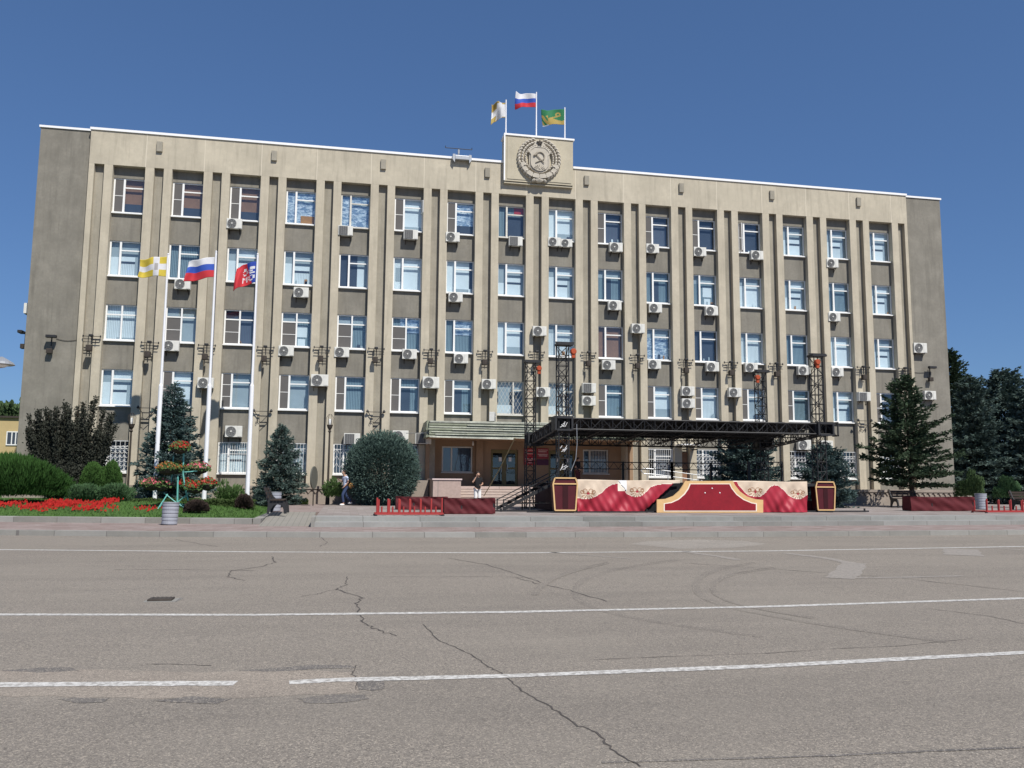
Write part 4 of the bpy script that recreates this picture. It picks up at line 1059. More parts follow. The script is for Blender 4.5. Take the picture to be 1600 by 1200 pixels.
a = at(1423,788,-11.8).x; b_ = at(1523,788,-11.8).x; clothbox(a, b_, -11.8, -11.2, TZ+.02, at(1470,776,-11.8).z, 'dark red cloth-wrapped barrier under the tall fir at the right')
# red post racks
def rack(x0, x1, y0, label):
    r = empty('post_rack', ((x0+x1)/2, y0+.4, TZ), label, 'rack', 'red post racks on the terrace edge')
    b = MB(); y1 = y0+.85
    for y in (y0, y1): b.bar((x0,y,TZ+.07),(x1,y,TZ+.07),.06)
    for x in (x0, x1): b.bar((x,y0,TZ+.07),(x,y1,TZ+.07),.06)
    b.build('base_frame', rackred, r)
    n = 7
    for i in range(n):
        x = x0+.04+(x1-x0-.08)*i/(n-1)
        MB().tube((x,y0,TZ+.04),(x,y0,TZ+(.62 if i in (0,n-1) else .57)),.032).lathe([(.032,0),(.02,.02)], (x,y0,TZ+.57),8).build('post', rackred, r)
        if i < n-1:
            x2 = x+(x1-x0)/(n-1)*.42; MB().tube((x2,y0,TZ+.04),(x2,y0,TZ+.32),.03).build('short_post', rackred, r)
        MB().tube((x+.09,y1,TZ+.04),(x+.09,y1,TZ+.55),.03).build('post', rackred, r)
    f = MB()
    for x in (x0, x1):
        for y in (y0, y1): f.lathe([(.06,0),(.05,.05)], (x,y,TZ), 8)
    f.build('foot', iron, r)
a, b_ = at(587,805,-17.1).x, at(692,805,-17.1).x; rack(a, b_, -17.1, 'red metal post rack on the terrace edge left of the stage')
a, b_ = at(1541,795,-14.4).x, at(1655,795,-14.4).x; rack(a, b_, -14.4, 'red metal post rack cut off by the right edge of the view')
# handrail behind stage
hr = empty('ramp_handrail', (30, -3, TZ), 'pale tubular handrail sloping down behind the stage to the right', 'handrail')
b = MB()
for dz in (0, -.28): b.path([(28.6,-3,2.45+dz),(29.2,-3,2.42+dz),(33.2,-3,1.95+dz)], .025)
b.path([(28.6,-3,2.45),(28.45,-3,2.32),(28.6,-3,2.17)], .025)
b.build('rail', metalg, hr)
for x, z in ((28.8,2.44),(30,2.3),(31.4,2.15),(33,1.95)): MB().tube((x,-3,TZ),(x,-3,z),.022).build('post', metalg, hr)
# ================================================================== STREET FURNITURE
def bench_cast(x, y, z, rz, label):
    r = empty('park_bench', (x, y, z), label, 'bench', 'park benches', rz=rz, world=False)
    def bd(n, mb, m_, par=r): return mb.build(n, m_, par)
    # local: bench faces +x... seat along y
    for s_ in (-.75, .75):
        b = MB()
        side = [(-.02,0),(.06,.0),(.12,.16),(.22,.30),(.36,.34),(.50,.30),(.56,.16),(.58,.0),(.68,.0),(.66,.22),(.60,.42),(.46,.48),(.30,.46),(.16,.52),(.06,.62),(-.02,.80),(-.10,.97),(-.17,.95),(-.10,.74),(-.04,.50),(.02,.36),(.0,.18)]
        b.prism([(a, c) for a, c in side], s_-.03, s_+.03)
        bd('end_frame', b, iron)
    b = MB()
    for j in range(4): b.box(.10+j*.12, -.85, .47, .20+j*.12, .85, .505)
    bd('seat', b, wood_d)
    b = MB()
    for j in range(3): b.bar((.02-j*.06,-.85,.60+j*.13),(.02-j*.06,.85,.60+j*.13),.03,.10)
    bd('backrest', b, wood_d)
    return r
bp = at(416,799,-13.6); bench_cast(bp.x+.15, -14.2, TZ, 0, 'black cast-iron bench seen end-on beside the ramp and lawn')
for (px, Y, lab) in ((1398,-5.9,'dark bench behind the right-hand cloth-wrapped barrier, near the fir'),(1585,-9.5,'dark bench in front of the dark conifers at the right edge')):
    c = at(px, 780, Y); bench_cast(c.x+ (.5 if px < 1500 else .6), Y, TZ, -math.pi/2, lab)
def ribbin(x, y, z, h, r0, label, tilt=0):
    r = empty('litter_bin', (x, y, z), label, 'litter bin', 'ribbed grey litter bins', world=False); r.rotation_euler = (0, tilt, 0)
    b = MB(); n = 6; prof = []
    for j in range(n):
        za, zb = h*j/n, h*(j+1)/n; ra = r0*(.93+.07*j/n)
        prof += [(ra, za+.012), (ra*1.05, za+.03), (ra*1.05, zb-.02), (ra, zb-.008)]
    b.lathe(prof, n=24); b.build('body', mat('bin_grey', (.31,.32,.36), .55, .08, 6, spec=.4), r, smooth=False)
    MB().lathe([(r0*1.06,0),(r0*1.06,.03),(r0*.9,.03),(r0*.88,-.2)], (0,0,h), 24).build('rim', metalg, r)
    MB().lathe([(r0*.85,0),(r0*.85,.015)], (-.05,0,.0), 16).build('base', iron, r)
p = gz(262, 820, .16); ribbin(p.x, p.y+.25, .15, at(262,786,p.y+.25).z-.15, .255, 'ribbed light grey bin standing on the pink footpath before the lawn', .03)
p = at(429, 790, -12.6); ribbin(p.x, -12.6, TZ, .72, .24, 'ribbed pale bin directly behind the cast-iron bench end')
p = at(1533, 790, -9); ribbin(p.x, -9, TZ, .78, .27, 'ribbed pale bin between the right-hand barrier and the dark bench')
# lamp posts
def lamppost(px, ptop, Y, label, z0=TZ, pb=None):
    t = at(px, ptop, Y); b0 = at(pb or px-4, 770, Y); X = (t.x+b0.x)/2
    r = empty('lamp_post', (X, Y, z0), label, 'lamp post', 'dark lamp posts before the facade')
    b = MB(); H = t.z; b.lathe([(.11,0),(.10,.35),(.06,.45),(.045,H-z0-.95),(.09,H-z0-.9),(.05,H-z0-.82),(.12,H-z0-.7),(.16,H-z0-.55)], (X,Y,z0), 12); b.build('pole', iron2, r)
    MB().lathe([(.04,0),(.06,.1),(.06,.25),(.05,.3)], (X,Y,H-.55), 12).build('bulb', white, r)
    k = MB()
    for i in range(6):
        a = i*math.pi/3; k.path([(X+.15*math.cos(a),Y+.15*math.sin(a),H-.55),(X+.19*math.cos(a),Y+.19*math.sin(a),H-.2),(X+.05*math.cos(a),Y+.05*math.sin(a),H)], .010, 4)
    k.build('cage', iron2, r)
lamppost(205, 645, -2.6, 'slim dark lamp post right of the purple shrub', .3)
lamppost(516, 647, -2.6, 'slim dark lamp post left of the round clipped spruce', TZ)
# road sign edge-on
p = at(490, 760, -4.5); r = empty('round_sign', (p.x, -4.5, TZ), 'round sign on a pole seen edge-on near the small spruce', 'sign', world=False)
MB().tube((0,0,0),(0,0,1.85),.03).build('pole', iron2, r)
b = MB(); b.lathe([(.01,-.03),(.55,-.03),(.55,.03),(.01,.03)], (0,0,1.25), 24, 'y'); o = b.build('disc', mat('sign_back_grey', (.12,.12,.10), .7, .1, 4), r); o.rotation_euler.z = math.radians(72); o.scale = (.85,1,1); o.location.z = .1
# flagpoles
def wave_flag(name, corner, w, h, pat, mats, label, group=None, droop=.0, dirx=-1, amp=.10, seed=0, curl=.0):
    nx, nz = 48, 32; b = MB(); vs = []; rr = random.Random(seed); p1, p2 = rr.uniform(0, 6), rr.uniform(0, 6)
    for j in range(nz+1):
        for i in range(nx+1):
            u, v = i/nx, j/nz            # v 0 top
            x = dirx*w*(u - .08*u*math.sin(v*2+p1)*u)
            y = amp*math.sin(u*7+v*2.2+p1)*u**.5 + amp*.5*math.sin(u*13-v*3+p2)*u
            z = -h*v*(1-.12*u*math.sin(3*v+p2)) - droop*u**1.4 + .05*h*math.sin(u*8+p2)*u - curl*u*u*h*(v-.3)
            vs.append((x, y, z))
    b.v = vs
    for j in range(nz):
        for i in range(nx):
            b.f.append((j*(nx+1)+i, (j+1)*(nx+1)+i, (j+1)*(nx+1)+i+1, j*(nx+1)+i+1)); b.m.append(pat((i+.5)/nx, (j+.5)/nz))
    o = b.build(name, mats, smooth=True); o.location = corner
    o.modifiers.new('s', 'SOLIDIFY').thickness = .004
    return tag(o, label, 'flag', group)
def pat_cross(u, v):
    if abs(u-.36) < .10 or abs(v-.5) < .17: 
        return 2 if (abs(u-.36) < .06 and abs(v-.5) < .2) else 1
    return 0
def pat_tri(u, v): return 0 if v < .34 else 1 if v < .66 else 2
def pat_party(u, v):
    G = ["11110 01110", "00001 10001", "01110 10000", "00001 10001", "11110 01110", "00000 00000", "01110 10001", "10001 11011", "10000 10101", "10001 10001", "01110 10001"]
    gx, gy = int((u-.10)/.05), int((v-.28)/.05)
    if 0 <= gx < 11 and 0 <= gy < 11 and G[gy][gx] == '1': return 2
    return 0 if u < .38+.3*(v-.3)*-1 else 1
def pat_green(u, v):
    w1 = .62+.12*math.sin(u*5+1)
    if v > w1 and u < .75: return 1
    if u > .72 and .3 < v < .9 and math.sin(u*30+v*12) > -.2: return 1
    if math.hypot((u-.28)*1.2, v-.33) < .14 and math.hypot((u-.28)*1.2, v-.33) > .06: return 1
    if abs(v-.42-.3*(u-.2)) < .035 and .15 < u < .7: return 1
    return 2 if v > .93 else 0
def flagpole(tx, ty, bx, by, Y, zb, label, r0=.055, thick=True, seg=None):
    t = at(tx, ty, Y); b0 = at(bx, by, Y); X = (t.x+b0.x)/2
    r = empty('flagpole', (X, Y, zb), label, 'flagpole', 'white flagpoles on the lawn' if thick else 'flagpoles on the roof')
    if thick:
        zm = at(tx, 603, Y).z
        MB().tube((X,Y,zb),(X,Y,zm),.105,.10,14).tube((X,Y,zm),(X,Y,zm+.1),.10,.06,14).build('lower_tube', polew, r, smooth=False)
        MB().tube((X,Y,zm+.08),(X,Y,t.z),.062,.045,12).lathe([(.05,0),(.06,.03),(.0,.09)], (X,Y,t.z), 10).build('upper_tube', polew, r)
        MB().tube((X+.09,Y-.07,zb+1),(X+.05,Y-.06,t.z-.1),.008,n=4).build('halyard', polew, r)
    else:
        MB().tube((X,Y,zb),(X,Y,t.z),.045,.035,10).build('pole', polew, r)
    return X, t.z
YF = -4.6
X, z = flagpole(260, 398, 246, 752, YF, .3, 'white flagpole with the yellow and white cross flag, by the big spruce')
wave_flag('flag', (X-.06, YF, z-.1), 1.3, .98, pat_cross, [f_yel, f_wht, f_gry], 'yellow flag with a white cross and grey emblem on the left white flagpole', 'flags before the facade', .22, seed=1, amp=.10)
X, z = flagpole(337, 394, 321, 750, YF, .3, 'white flagpole with the white, blue and red striped flag on the lawn')
wave_flag('flag', (X-.06, YF, z-.25), 1.32, 1.0, pat_tri, [f_wht, f_blu, f_red], 'white, blue and red striped flag on the middle white flagpole before the facade', 'flags before the facade', .32, seed=4, amp=.11)
X, z = flagpole(404, 398, 385, 773, YF, .3, 'white flagpole with the blue and red lettered flag, nearest the lawn corner')
wave_flag('flag', (X-.06, YF, z-.35), .92, 1.05, pat_party, [f_navy, f_red, f_wht], 'blue and red flag with white letters drooping from the right white flagpole', 'flags before the facade', .38, seed=9, amp=.16)
YR_ = .5
X, z = flagpole(791, 156, 790, 212, YR_, 21.97, 'left roof flagpole above the emblem panel', thick=False)
wave_flag('flag', (X-.04, YR_, z-.18), .88, .95, (lambda u, v: 1 if (u < .62 and .1 < v < .95) else pat_cross(u, v)), [f_gold, mat('flag_pale', (.55,.55,.56), .8, .1, 5), f_gry], 'crumpled white and ochre flag on the left roof flagpole', 'flags on the roof', .22, seed=3, amp=.2, curl=.5)
X, z = flagpole(838, 144, 838, 214, YR_, 21.97, 'middle and tallest roof flagpole above the emblem panel', thick=False)
wave_flag('flag', (X-.04, YR_, z-.12), 1.2, .84, pat_tri, [f_wht, f_blu, f_red], 'white, blue and red striped flag on the tallest roof flagpole', 'flags on the roof', .12, seed=5, amp=.12, curl=.35)
X, z = flagpole(883, 168, 882, 218, YR_, 21.97, 'right roof flagpole above the emblem panel', thick=False)
wave_flag('flag', (X-.04, YR_, z-.12), 1.35, .98, pat_green, [f_grn, f_gold, f_wht], 'green flag with ochre wave pattern on the right roof flagpole', 'flags on the roof', .25, seed=6, amp=.1, curl=.1)
# flower stand
YS = -12.0
def sp(x, y, Y=YS): return tuple(at(x, y, Y))
fs_ = empty('flower_stand', sp(274, 797, YS), 'turquoise metal flower stand with tiers of flower baskets on the lawn', 'flower stand')
b = MB()
b.path([sp(277,787),sp(278,742)],.035,7).path([sp(287,706),sp(286,740),sp(289,762),sp(294,782)],.03,7).path([sp(271,712),sp(270,735),sp(266,760)],.022,6)
for a, c in (((256,770),(276,786)),((296,770),(276,786)),((276,786),(288,793)),((262,772),(247,797)),((276,786),(274,800)),((252,735),(270,737)),((286,738),(308,736))): b.path([sp(*a), sp(*c)],.025,6)
b.path([sp(246,796,YS-.5),sp(262,772,YS)],.022,6).path([sp(290,790,YS+.5),sp(276,786,YS)],.022,6)
b.build('stand', teal, fs_)
BK = [(281,700,.36,'red'),(262,733,.40,'or'),(277,731,.3,'or'),(310,732,.42,'pk'),(238,757,.42,'pk'),(252,758,.35,'pk'),(290,758,.32,'red'),(305,762,.36,'red'),(324,757,.36,'red')]
for (x, y, rad, colr) in BK:
    Yq = YS+random.uniform(-.35,.35); c = at(x, y, Yq)
    bb = MB().lathe([(.06,-.24),(rad*.7,-.16),(rad,0)], (c.x,Yq,c.z), 12).build('basket', pot, fs_)
    f = MB()
    for i in range(420):
        a = random.uniform(0, 6.28); q = rad*1.12*math.sqrt(random.random()); zz = c.z+random.uniform(-.12,.10)+.2*(1-(q/rad/1.12)**2); s_ = random.uniform(.02,.045)
        X_, Y_ = c.x+q*math.cos(a), Yq+q*math.sin(a); t = [random.uniform(-1,1)*s_ for _ in range(6)]
        f.cur = 1 if (zz > c.z+.02 and random.random() < .40) else 0
        f.add([(X_+t[0],Y_+t[1],zz-s_),(X_+s_+t[2],Y_+t[3],zz+t[4]),(X_-s_,Y_+t[5],zz+s_)], [(0,1,2)])
    f.build('flowers', [leafg, {'red': redfl, 'pk': pinkfl, 'or': mat('orange_petals', (.34,.12,.03), .7, .2, 4)}[colr]], bb)
# ================================================================== VEGETATION
def tuft_mesh(P, D, ln, wd, rng_):
    """many small leaf/needle clumps: P (n,3) positions, D (n,3) directions -> verts, faces of narrow crossed quads"""
    n = len(P); D = D/np.linalg.norm(D, axis=1, keepdims=True)
    r = rng_.normal(size=(n,3)); A = np.cross(D, r); A /= np.linalg.norm(A, axis=1, keepdims=True)+1e-9; B = np.cross(D, A)
    l = ln*rng_.uniform(.6, 1.3, (n,1)); w = wd*rng_.uniform(.7, 1.3, (n,1))
    V = []
    for X_ in (A, B):
        V += [P-X_*w*.3, P+D*l*.55+X_*w, P+D*l, P+D*l*.55-X_*w]
    V = np.stack(V, 1).reshape(-1, 3)
    F = (np.arange(n)[:,None,None]*8+np.array([[0,1,2,3],[4,5,6,7]])[None]).reshape(-1,4)
    return V, F
def np_obj(name, V, F, mt, parent=None):
    me = bpy.data.meshes.new(name); k = F.shape[1]
    me.vertices.add(len(V)); me.vertices.foreach_set('co', V.astype(np.float32).ravel())
    me.loops.add(F.size); me.loops.foreach_set('vertex_index', F.astype(np.int32).ravel())
    me.polygons.add(len(F)); me.polygons.foreach_set('loop_start', np.arange(0, F.size, k, dtype=np.int32))
    me.update(calc_edges=True); me.materials.append(mt)
    o = bpy.data.objects.new(name, me); COL.objects.link(o)
    if parent is not None: o.parent = parent
    return o
def conifer(x, y, z, H, R, label, m_, seed=0, base=.08, power=.85, dens=1., group=None, rise=.15, ln=.20, irr=.18, trunk=.12, whorl=.24, name='spruce_tree', cat='tree', lean=0):
    rr = np.random.default_rng(seed); root = empty(name, (x,y,z), label, cat, group, world=False)
    t = MB(); t.tube((0,0,0),(lean*.5,0,H*.5),trunk,trunk*.6,8).tube((lean*.5,0,H*.5),(lean,0,H*.97),trunk*.6,.015,8)
    Ps, Ds = [], []
    h = base*H
    while h < H*.985:
        f = (h-base*H)/(H*(1-base)); rad = R*(1-f)**power*(1 if f > .06 else .85)
        nb = max(4, int(7+5*(1-f)))
        a0 = rr.uniform(0, 6.28)
        for i in range(nb):
            a = a0+i*6.283/nb+rr.normal(0,.15); Lb = max(.12, rad*(1+rr.normal(0, irr))); hh = h+rr.uniform(-.1,.1)
            rs = rise+.35*f+rr.normal(0,.06); dz = lambda s: Lb*(rs*s - .28*(1-f)*s*s + .10*s**3)
            ca, sa = math.cos(a), math.sin(a); lx = lean*hh/H
            t.tube((lx,0,hh),(lx+ca*Lb*.8, sa*Lb*.8, hh+dz(.8)), max(.008,.03*(1-f)), .006, 4, cap=False)
            nt_ = int(max(6, Lb*34*dens))
            s = rr.uniform(.12, 1.0, nt_)**.8; side = rr.normal(0, 1, nt_)*.17*Lb*(1.15-s)+rr.normal(0,.03,nt_)
            P = np.stack([lx+ca*Lb*s-sa*side, sa*Lb*s+ca*side, hh+Lb*(rs*s-.28*(1-f)*s*s+.10*s**3)+rr.normal(0,.045,nt_)-.1*np.abs(side)], 1)
            D = np.stack([ca*1.0-sa*np.sign(side)*.8+rr.normal(0,.35,nt_), sa+ca*np.sign(side)*.8+rr.normal(0,.35,nt_), .15+rr.normal(0,.4,nt_)], 1)
            Ps.append(P); Ds.append(D)
        h += whorl*rr.uniform(.8,1.2)*(1.0-.35*f)
    # leader
    n = 26; Ps.append(np.stack([lean+rr.normal(0,.03,n), rr.normal(0,.03,n), rr.uniform(H*.93,H,n)],1)); Ds.append(np.stack([rr.normal(0,.5,n), rr.normal(0,.5,n), np.ones(n)],1))
    P = np.concatenate(Ps); D = np.concatenate(Ds)
    V, F = tuft_mesh(P, D, ln, ln*.17, rr); np_obj('crown', V, F, m_, root); t.build('trunk', bark, root, org=(0,0,0)); return root
def zt(px, py, Y): return at(px, py, Y).z
def xat(px, py, Y): return at(px, py, Y).x
# big blue spruce left
Y = -3.6; x = (xat(271,604,Y)+xat(268,760,Y))/2
conifer(x, Y, .3, zt(271,601,Y)-.3, 1.78, 'tall blue spruce behind the flower stand at the left', spr_blue, 11, base=.03, power=.72, group='spruces by the facade', ln=.17, dens=2.2, irr=.16)
Y = -3.2; conifer((xat(440,668,Y)+xat(437,780,Y))/2, Y, TZ, zt(440,665,Y)-TZ, 1.38, 'small grey-green spruce behind the cast-iron bench', spr_grey, 12, base=.05, power=.70, group='spruces by the facade', ln=.14, dens=2.3, whorl=.2, irr=.12)
Y = -5.5; conifer(xat(1166,745,Y), Y, TZ, zt(1166,668,Y)-TZ, 1.95, 'bushy blue spruce behind the rear right stage tower', spr_blue, 13, base=.03, power=.5, group='spruces by the facade', ln=.17, dens=3.0, whorl=.2)
Y = -6.0; conifer(xat(1290,745,Y), Y, TZ, zt(1285,700,Y)-TZ, 1.5, 'low broad blue spruce behind the right lectern', spr_blue, 14, base=.02, power=.45, group='spruces by the facade', ln=.16, dens=3.0, whorl=.2)
Y = -5.2; conifer(xat(1424,745,Y), Y, TZ, zt(1416,588,Y)-TZ, 2.15, 'tall dark green fir with open ragged branches before the right end wall', spr_dark, 15, base=.16, power=.72, ln=.22, dens=1.7, irr=.30, rise=.28, whorl=.34, name='fir_tree', trunk=.14, lean=-.15)
for n_, (px, ptop, Y, R_, lab, s_) in enumerate(((1486,545,9.0,2.6,'tallest dark conifer, directly right of the building corner',21),(1521,592,3.5,2.5,'dark conifer second from the building corner at the right',22),(1572,578,4.5,3.0,'dark bushy conifer near the right edge of the view',23),(1622,600,1.5,2.6,'dark conifer cut by the right edge of the view',24))):
    conifer(xat(px,680,Y), Y, TZ, zt(px,ptop,Y)-TZ, R_, lab, spr_grey if n_ else spr_dark, s_, base=.04, power=.55, group='dark conifers right of the building', ln=.25, dens=1.5, irr=.22, whorl=.3)
for n_, (px, ptop, Y, R_) in enumerate(((1700,590,6,3.),(1780,560,12,3.5))):
    conifer(xat(px,680,Y), Y, TZ, zt(px,ptop,Y)-TZ, R_, ('dark conifer beyond the right edge of the view', 'farthest dark conifer beyond the right edge of the view')[n_], spr_grey, 30+n_, base=.04, power=.55, group='dark conifers right of the building', ln=.3, dens=.5, whorl=.4)
def leafball(name, label, cat, loc, rad, n, m_, seed, ln=.12, wd=.25, up=.3, shape=None, group=None, stem=None, jit=.12, lumps=14):
    rr = np.random.default_rng(seed); root = empty(name, loc, label, cat, group, world=False)
    d = rr.normal(size=(n,3)); d /= np.linalg.norm(d, axis=1, keepdims=True); d[:,2] = np.where(d[:,2] < -.2, -d[:,2]*rr.uniform(-.3,1,n), d[:,2])
    L_ = rr.normal(size=(lumps,3)); L_ /= np.linalg.norm(L_, axis=1, keepdims=True)
    bump = (np.clip(d@L_.T, .8, 1)-.8).max(1)*5
    if shape == 'full': d[:,2] = rr.uniform(-1,1,n); h_ = np.sqrt(1-d[:,2]**2); a_ = rr.uniform(0,6.283,n); d[:,0] = h_*np.cos(a_); d[:,1] = h_*np.sin(a_)
    q = (rr.uniform(.12 if shape == 'full' else .45,1,n)**.35)*(1-jit*.6+jit*bump)+rr.normal(0,.015,n)
    P = d*q[:,None]*np.array(rad)[None]; P[:,2] += rad[2]*(.75 if shape is None else .93)
    P[:,2] = np.maximum(P[:,2], .02)
    V, F = tuft_mesh(P, d+np.array([0,0,up])+rr.normal(0,.35,(n,3)), ln, ln*wd, rr); np_obj('foliage', V, F, m_, root)
    if stem: MB().tube((0,0,0),(0,0,rad[2]),stem,stem*.4,8).build('trunk', bark, root, org=(0,0,0))
    return root
# round clipped spruce
Y = -3.4; zc = zt(597,673,Y)-TZ
leafball('clipped_spruce', 'large round clipped blue-green spruce left of the entrance canopy', 'tree', (xat(597,735,Y), Y, TZ), (1.80,1.7,zc*.50), 30000, mat('clipped_spruce_needles', (.068,.108,.090), .85, .2, 1.5, island=.5), 41, ln=.14, wd=.17, stem=.12, jit=.16, lumps=90, shape='full')
# purple shrub with upright shoots
Y = -4.8; rr = np.random.default_rng(5); x0 = xat(106,740,Y); Hs = zt(105,614,Y)-.3
root = empty('purple_shrub', (x0, Y, .3), 'big dark purple shrub with upright spiky shoots before the left end wall', 'shrub', world=False)
tr = MB(); Ps, Ds = [], []
for s_ in range(78):
    th = (-1+2*(s_+rr.uniform(.1,.9))/78)*.90; ph = rr.uniform(-.55,.55)
    Lh = Hs*(1.06-.36*abs(th/.86)**1.8)*(rr.uniform(.84,1.0) if s_ % 4 == 0 else rr.uniform(.55,.86))
    dx, dy = math.sin(th), ph*.8
    pts = []
    for t in np.linspace(0, 1, 9):
        pts.append(np.array([dx*Lh*.80*(t**.60)*(1-.14*t), dy*Lh*.35*t**.8, Lh*(t**1.05)*.99]))
    for a, c in zip(pts, pts[1:]): tr.tube(a, c, .018, .014, 4, cap=False)
    for j in range(8):
        a, c = pts[j], pts[j+1]; n = 100 if j > 1 else 50; t = rr.uniform(0,1,(n,1)); sp_ = .045+.075*(1-j/8)
        Ps.append(a+(c-a)*t+rr.normal(0, sp_, (n,3))*np.array([1,1,.6])); Ds.append(rr.normal(0,.8,(n,3))+np.array([0,0,.8]))
n = 12000; q = rr.normal(size=(n,3)); q /= np.linalg.norm(q,axis=1,keepdims=True); q *= rr.uniform(.2,1,(n,1))**.5
Ps.append(q*np.array([1.25,.95,1.05])+np.array([0,0,1.2])); Ds.append(rr.normal(size=(n,3))+np.array([0,0,.5]))
P = np.concatenate(Ps); P[:,2] = np.maximum(P[:,2],.05); V, F = tuft_mesh(P, np.concatenate(Ds), .11, .030, rr); np_obj('foliage', V, F, plumm, root); tr.build('trunk', bark, root, org=(0,0,0))
# bright juniper hedge at far left
def bush_px(name, label, cat, px0, px1, ptop, pbot, Y, m_, n, seed, ln, wd=.25, up=.6, jit=.15, zb=.3, group=None, dy=None, lumps=20):
    xa_, xb_ = xat(px0, pbot, Y), xat(px1, pbot, Y); h = zt((px0+px1)/2, ptop, Y)-zb
    return leafball(name, label, cat, ((xa_+xb_)/2, Y, zb), ((xb_-xa_)/2, dy or (xb_-xa_)/2*.7, h*.57), n, m_, seed, ln=ln, wd=wd, up=up, jit=jit, group=group, lumps=lumps)
bush_px('juniper_bush', 'broad bright green juniper bush at the left edge of the lawn', 'bush', -75, 95, 721, 782, -9.5, junip, 30000, 51, .26, .07, up=1.3, jit=.42, dy=1.3, lumps=60)
bush_px('thuja_bush', 'left one of two small bright green conical thujas', 'bush', 124, 164, 727, 768, -7.6, thuja, 5200, 52, .12, .22, up=1.5, jit=.3, lumps=50, group='small thujas')
bush_px('thuja_bush', 'right one of two small bright green conical thujas', 'bush', 155, 188, 724, 768, -7.4, thuja, 5200, 53, .12, .22, up=1.5, jit=.3, lumps=50, group='small thujas')
bush_px('creeping_juniper', 'low spreading grey-green juniper under the thujas', 'bush', 100, 160, 762, 784, -9.2, mats_, 7000, 54, .16, .12, up=.5, jit=.5, dy=.8)
bush_px('creeping_juniper', 'low spreading grey-green juniper beside the lamp post', 'bush', 145, 212, 762, 784, -9.0, mats_, 7000, 55, .16, .12, up=.5, jit=.5, dy=.8)
bush_px('barberry_bush', 'dark purple-brown round bush just right of the flower stand', 'bush', 287, 324, 783, 807, -13.4, berb, 3600, 56, .09, .3, jit=.12)
bush_px('barberry_bush', 'dark purple-brown round bush at the end of the clipped hedge', 'bush', 368, 393, 774, 796, -9.6, berb, 3000, 57, .09, .3, jit=.12)
for n_, (a, c, t, Y, lab) in enumerate(((335,378,756,-5.4,'straggly rose bush between the flower stand and the hedge end'),(505,535,752,-3.3,'straggly rose bush at the foot of the lamp post near the walking man'),(1500,1538,742,-6.5,'light green feathery bush before the dark conifers'),(1560,1600,748,-5.5,'low grey-green bush at the right edge'))):
    bush_px('rose_bush' if n_ < 2 else 'green_bush', lab, 'bush', a, c, t, 785, Y, leafg if n_ < 2 else (mat('dull_feathery_green', (.05,.085,.03), .85, .2, 1.5, island=.4) if n_ == 2 else mats_), 1100 if n_ < 2 else 3500, 60+n_, .15, .18, up=1.2, jit=.7, zb=.3 if n_ == 0 else TZ)
# clipped hedge: two runs
def hedge(x0, x1, y0, y1, z0, h, label, seed):
    rr = np.random.default_rng(seed); n = int((x1-x0)*3200); root = empty('clipped_hedge', ((x0+x1)/2,(y0+y1)/2,z0), label, 'hedge', world=False)
    P = np.stack([rr.uniform(x0,x1,n)-(x0+x1)/2, rr.uniform(y0,y1,n)-(y0+y1)/2, rr.uniform(0,h,n)],1)
    k = rr.integers(0,3,n); P[k==0,2] = h-rr.uniform(0,.06,(k==0).sum()); P[k==1,1] = -(y1-y0)/2+rr.uniform(0,.08,(k==1).sum())
    P += np.stack([np.zeros(n), .03*np.sin(P[:,0]*5), .025*np.sin(P[:,0]*7+1)],1)
    V, F = tuft_mesh(P, rr.normal(size=(n,3))+np.array([0,-.3,.4]), .075, .026, rr); np_obj('foliage', V, F, boxw, root)
    MB().box(-(x1-x0)/2+.1, -(y1-y0)/2+.12, 0, (x1-x0)/2-.1, (y1-y0)/2-.1, h-.1).build('branches', bark, root, org=(0,0,0))
hedge(xat(196,785,-9), xat(397,785,-9), -9.2, -8.3, .3, .50, 'low dark clipped hedge running behind the flower stand', 71)
hedge(xat(440,785,-2.6)-0, xat(480,785,-2.6), -2.5, -2.0, TZ, .25, 'low clipped edging at the foot of the small spruce', 72)
# red flower bed
fb = MB()
for (x, y, rx, ry, n) in ((52,792,.45,.35,330),(74,789,.35,.3,240),(15,787,.5,.2,170),(-25,786,.6,.2,150),(95,790,.42,.4,420),(90,783,.5,.2,220),(118,786,.5,.22,260),(152,788,.5,.22,260),(172,783,.4,.18,150),(118,796,.15,.12,50),(142,797,.4,.18,190),(170,799,.35,.12,50),(68,796,.2,.15,80),(232,800,.5,.12,70),(30,782,.3,.15,60)):
    Yf = -13.6+(800-y)*.16; c = at(x, y, Yf)
    for i in range(int(n*.42)):
        a = random.uniform(0,6.28); q = math.sqrt(random.random())*(1+.25*math.sin(a*3+x)); X_, Y_ = c.x+rx*q*math.cos(a), c.y+ry*q*math.sin(a)*1.4; zz = lawnz(X_, Y_); hh = random.uniform(.10,.26); s_ = random.uniform(.03,.055)
        fb.cur = 1; fb.add([(X_-s_,Y_,zz+hh-.05),(X_+s_,Y_+random.uniform(-s_,s_),zz+hh-.02),(X_+random.uniform(-s_,s_),Y_,zz+hh+s_)], [(0,1,2)])
        fb.cur = 0; fb.add([(X_-s_,Y_+.02,zz),(X_+s_,Y_+.02,zz),(X_,Y_+.02,zz+hh*.7)], [(0,1,2)])
tag(fb.build('flower_bed', [leafg, redfl]), 'bed of bright red flowers on the left lawn', 'flowers', kind='stuff')
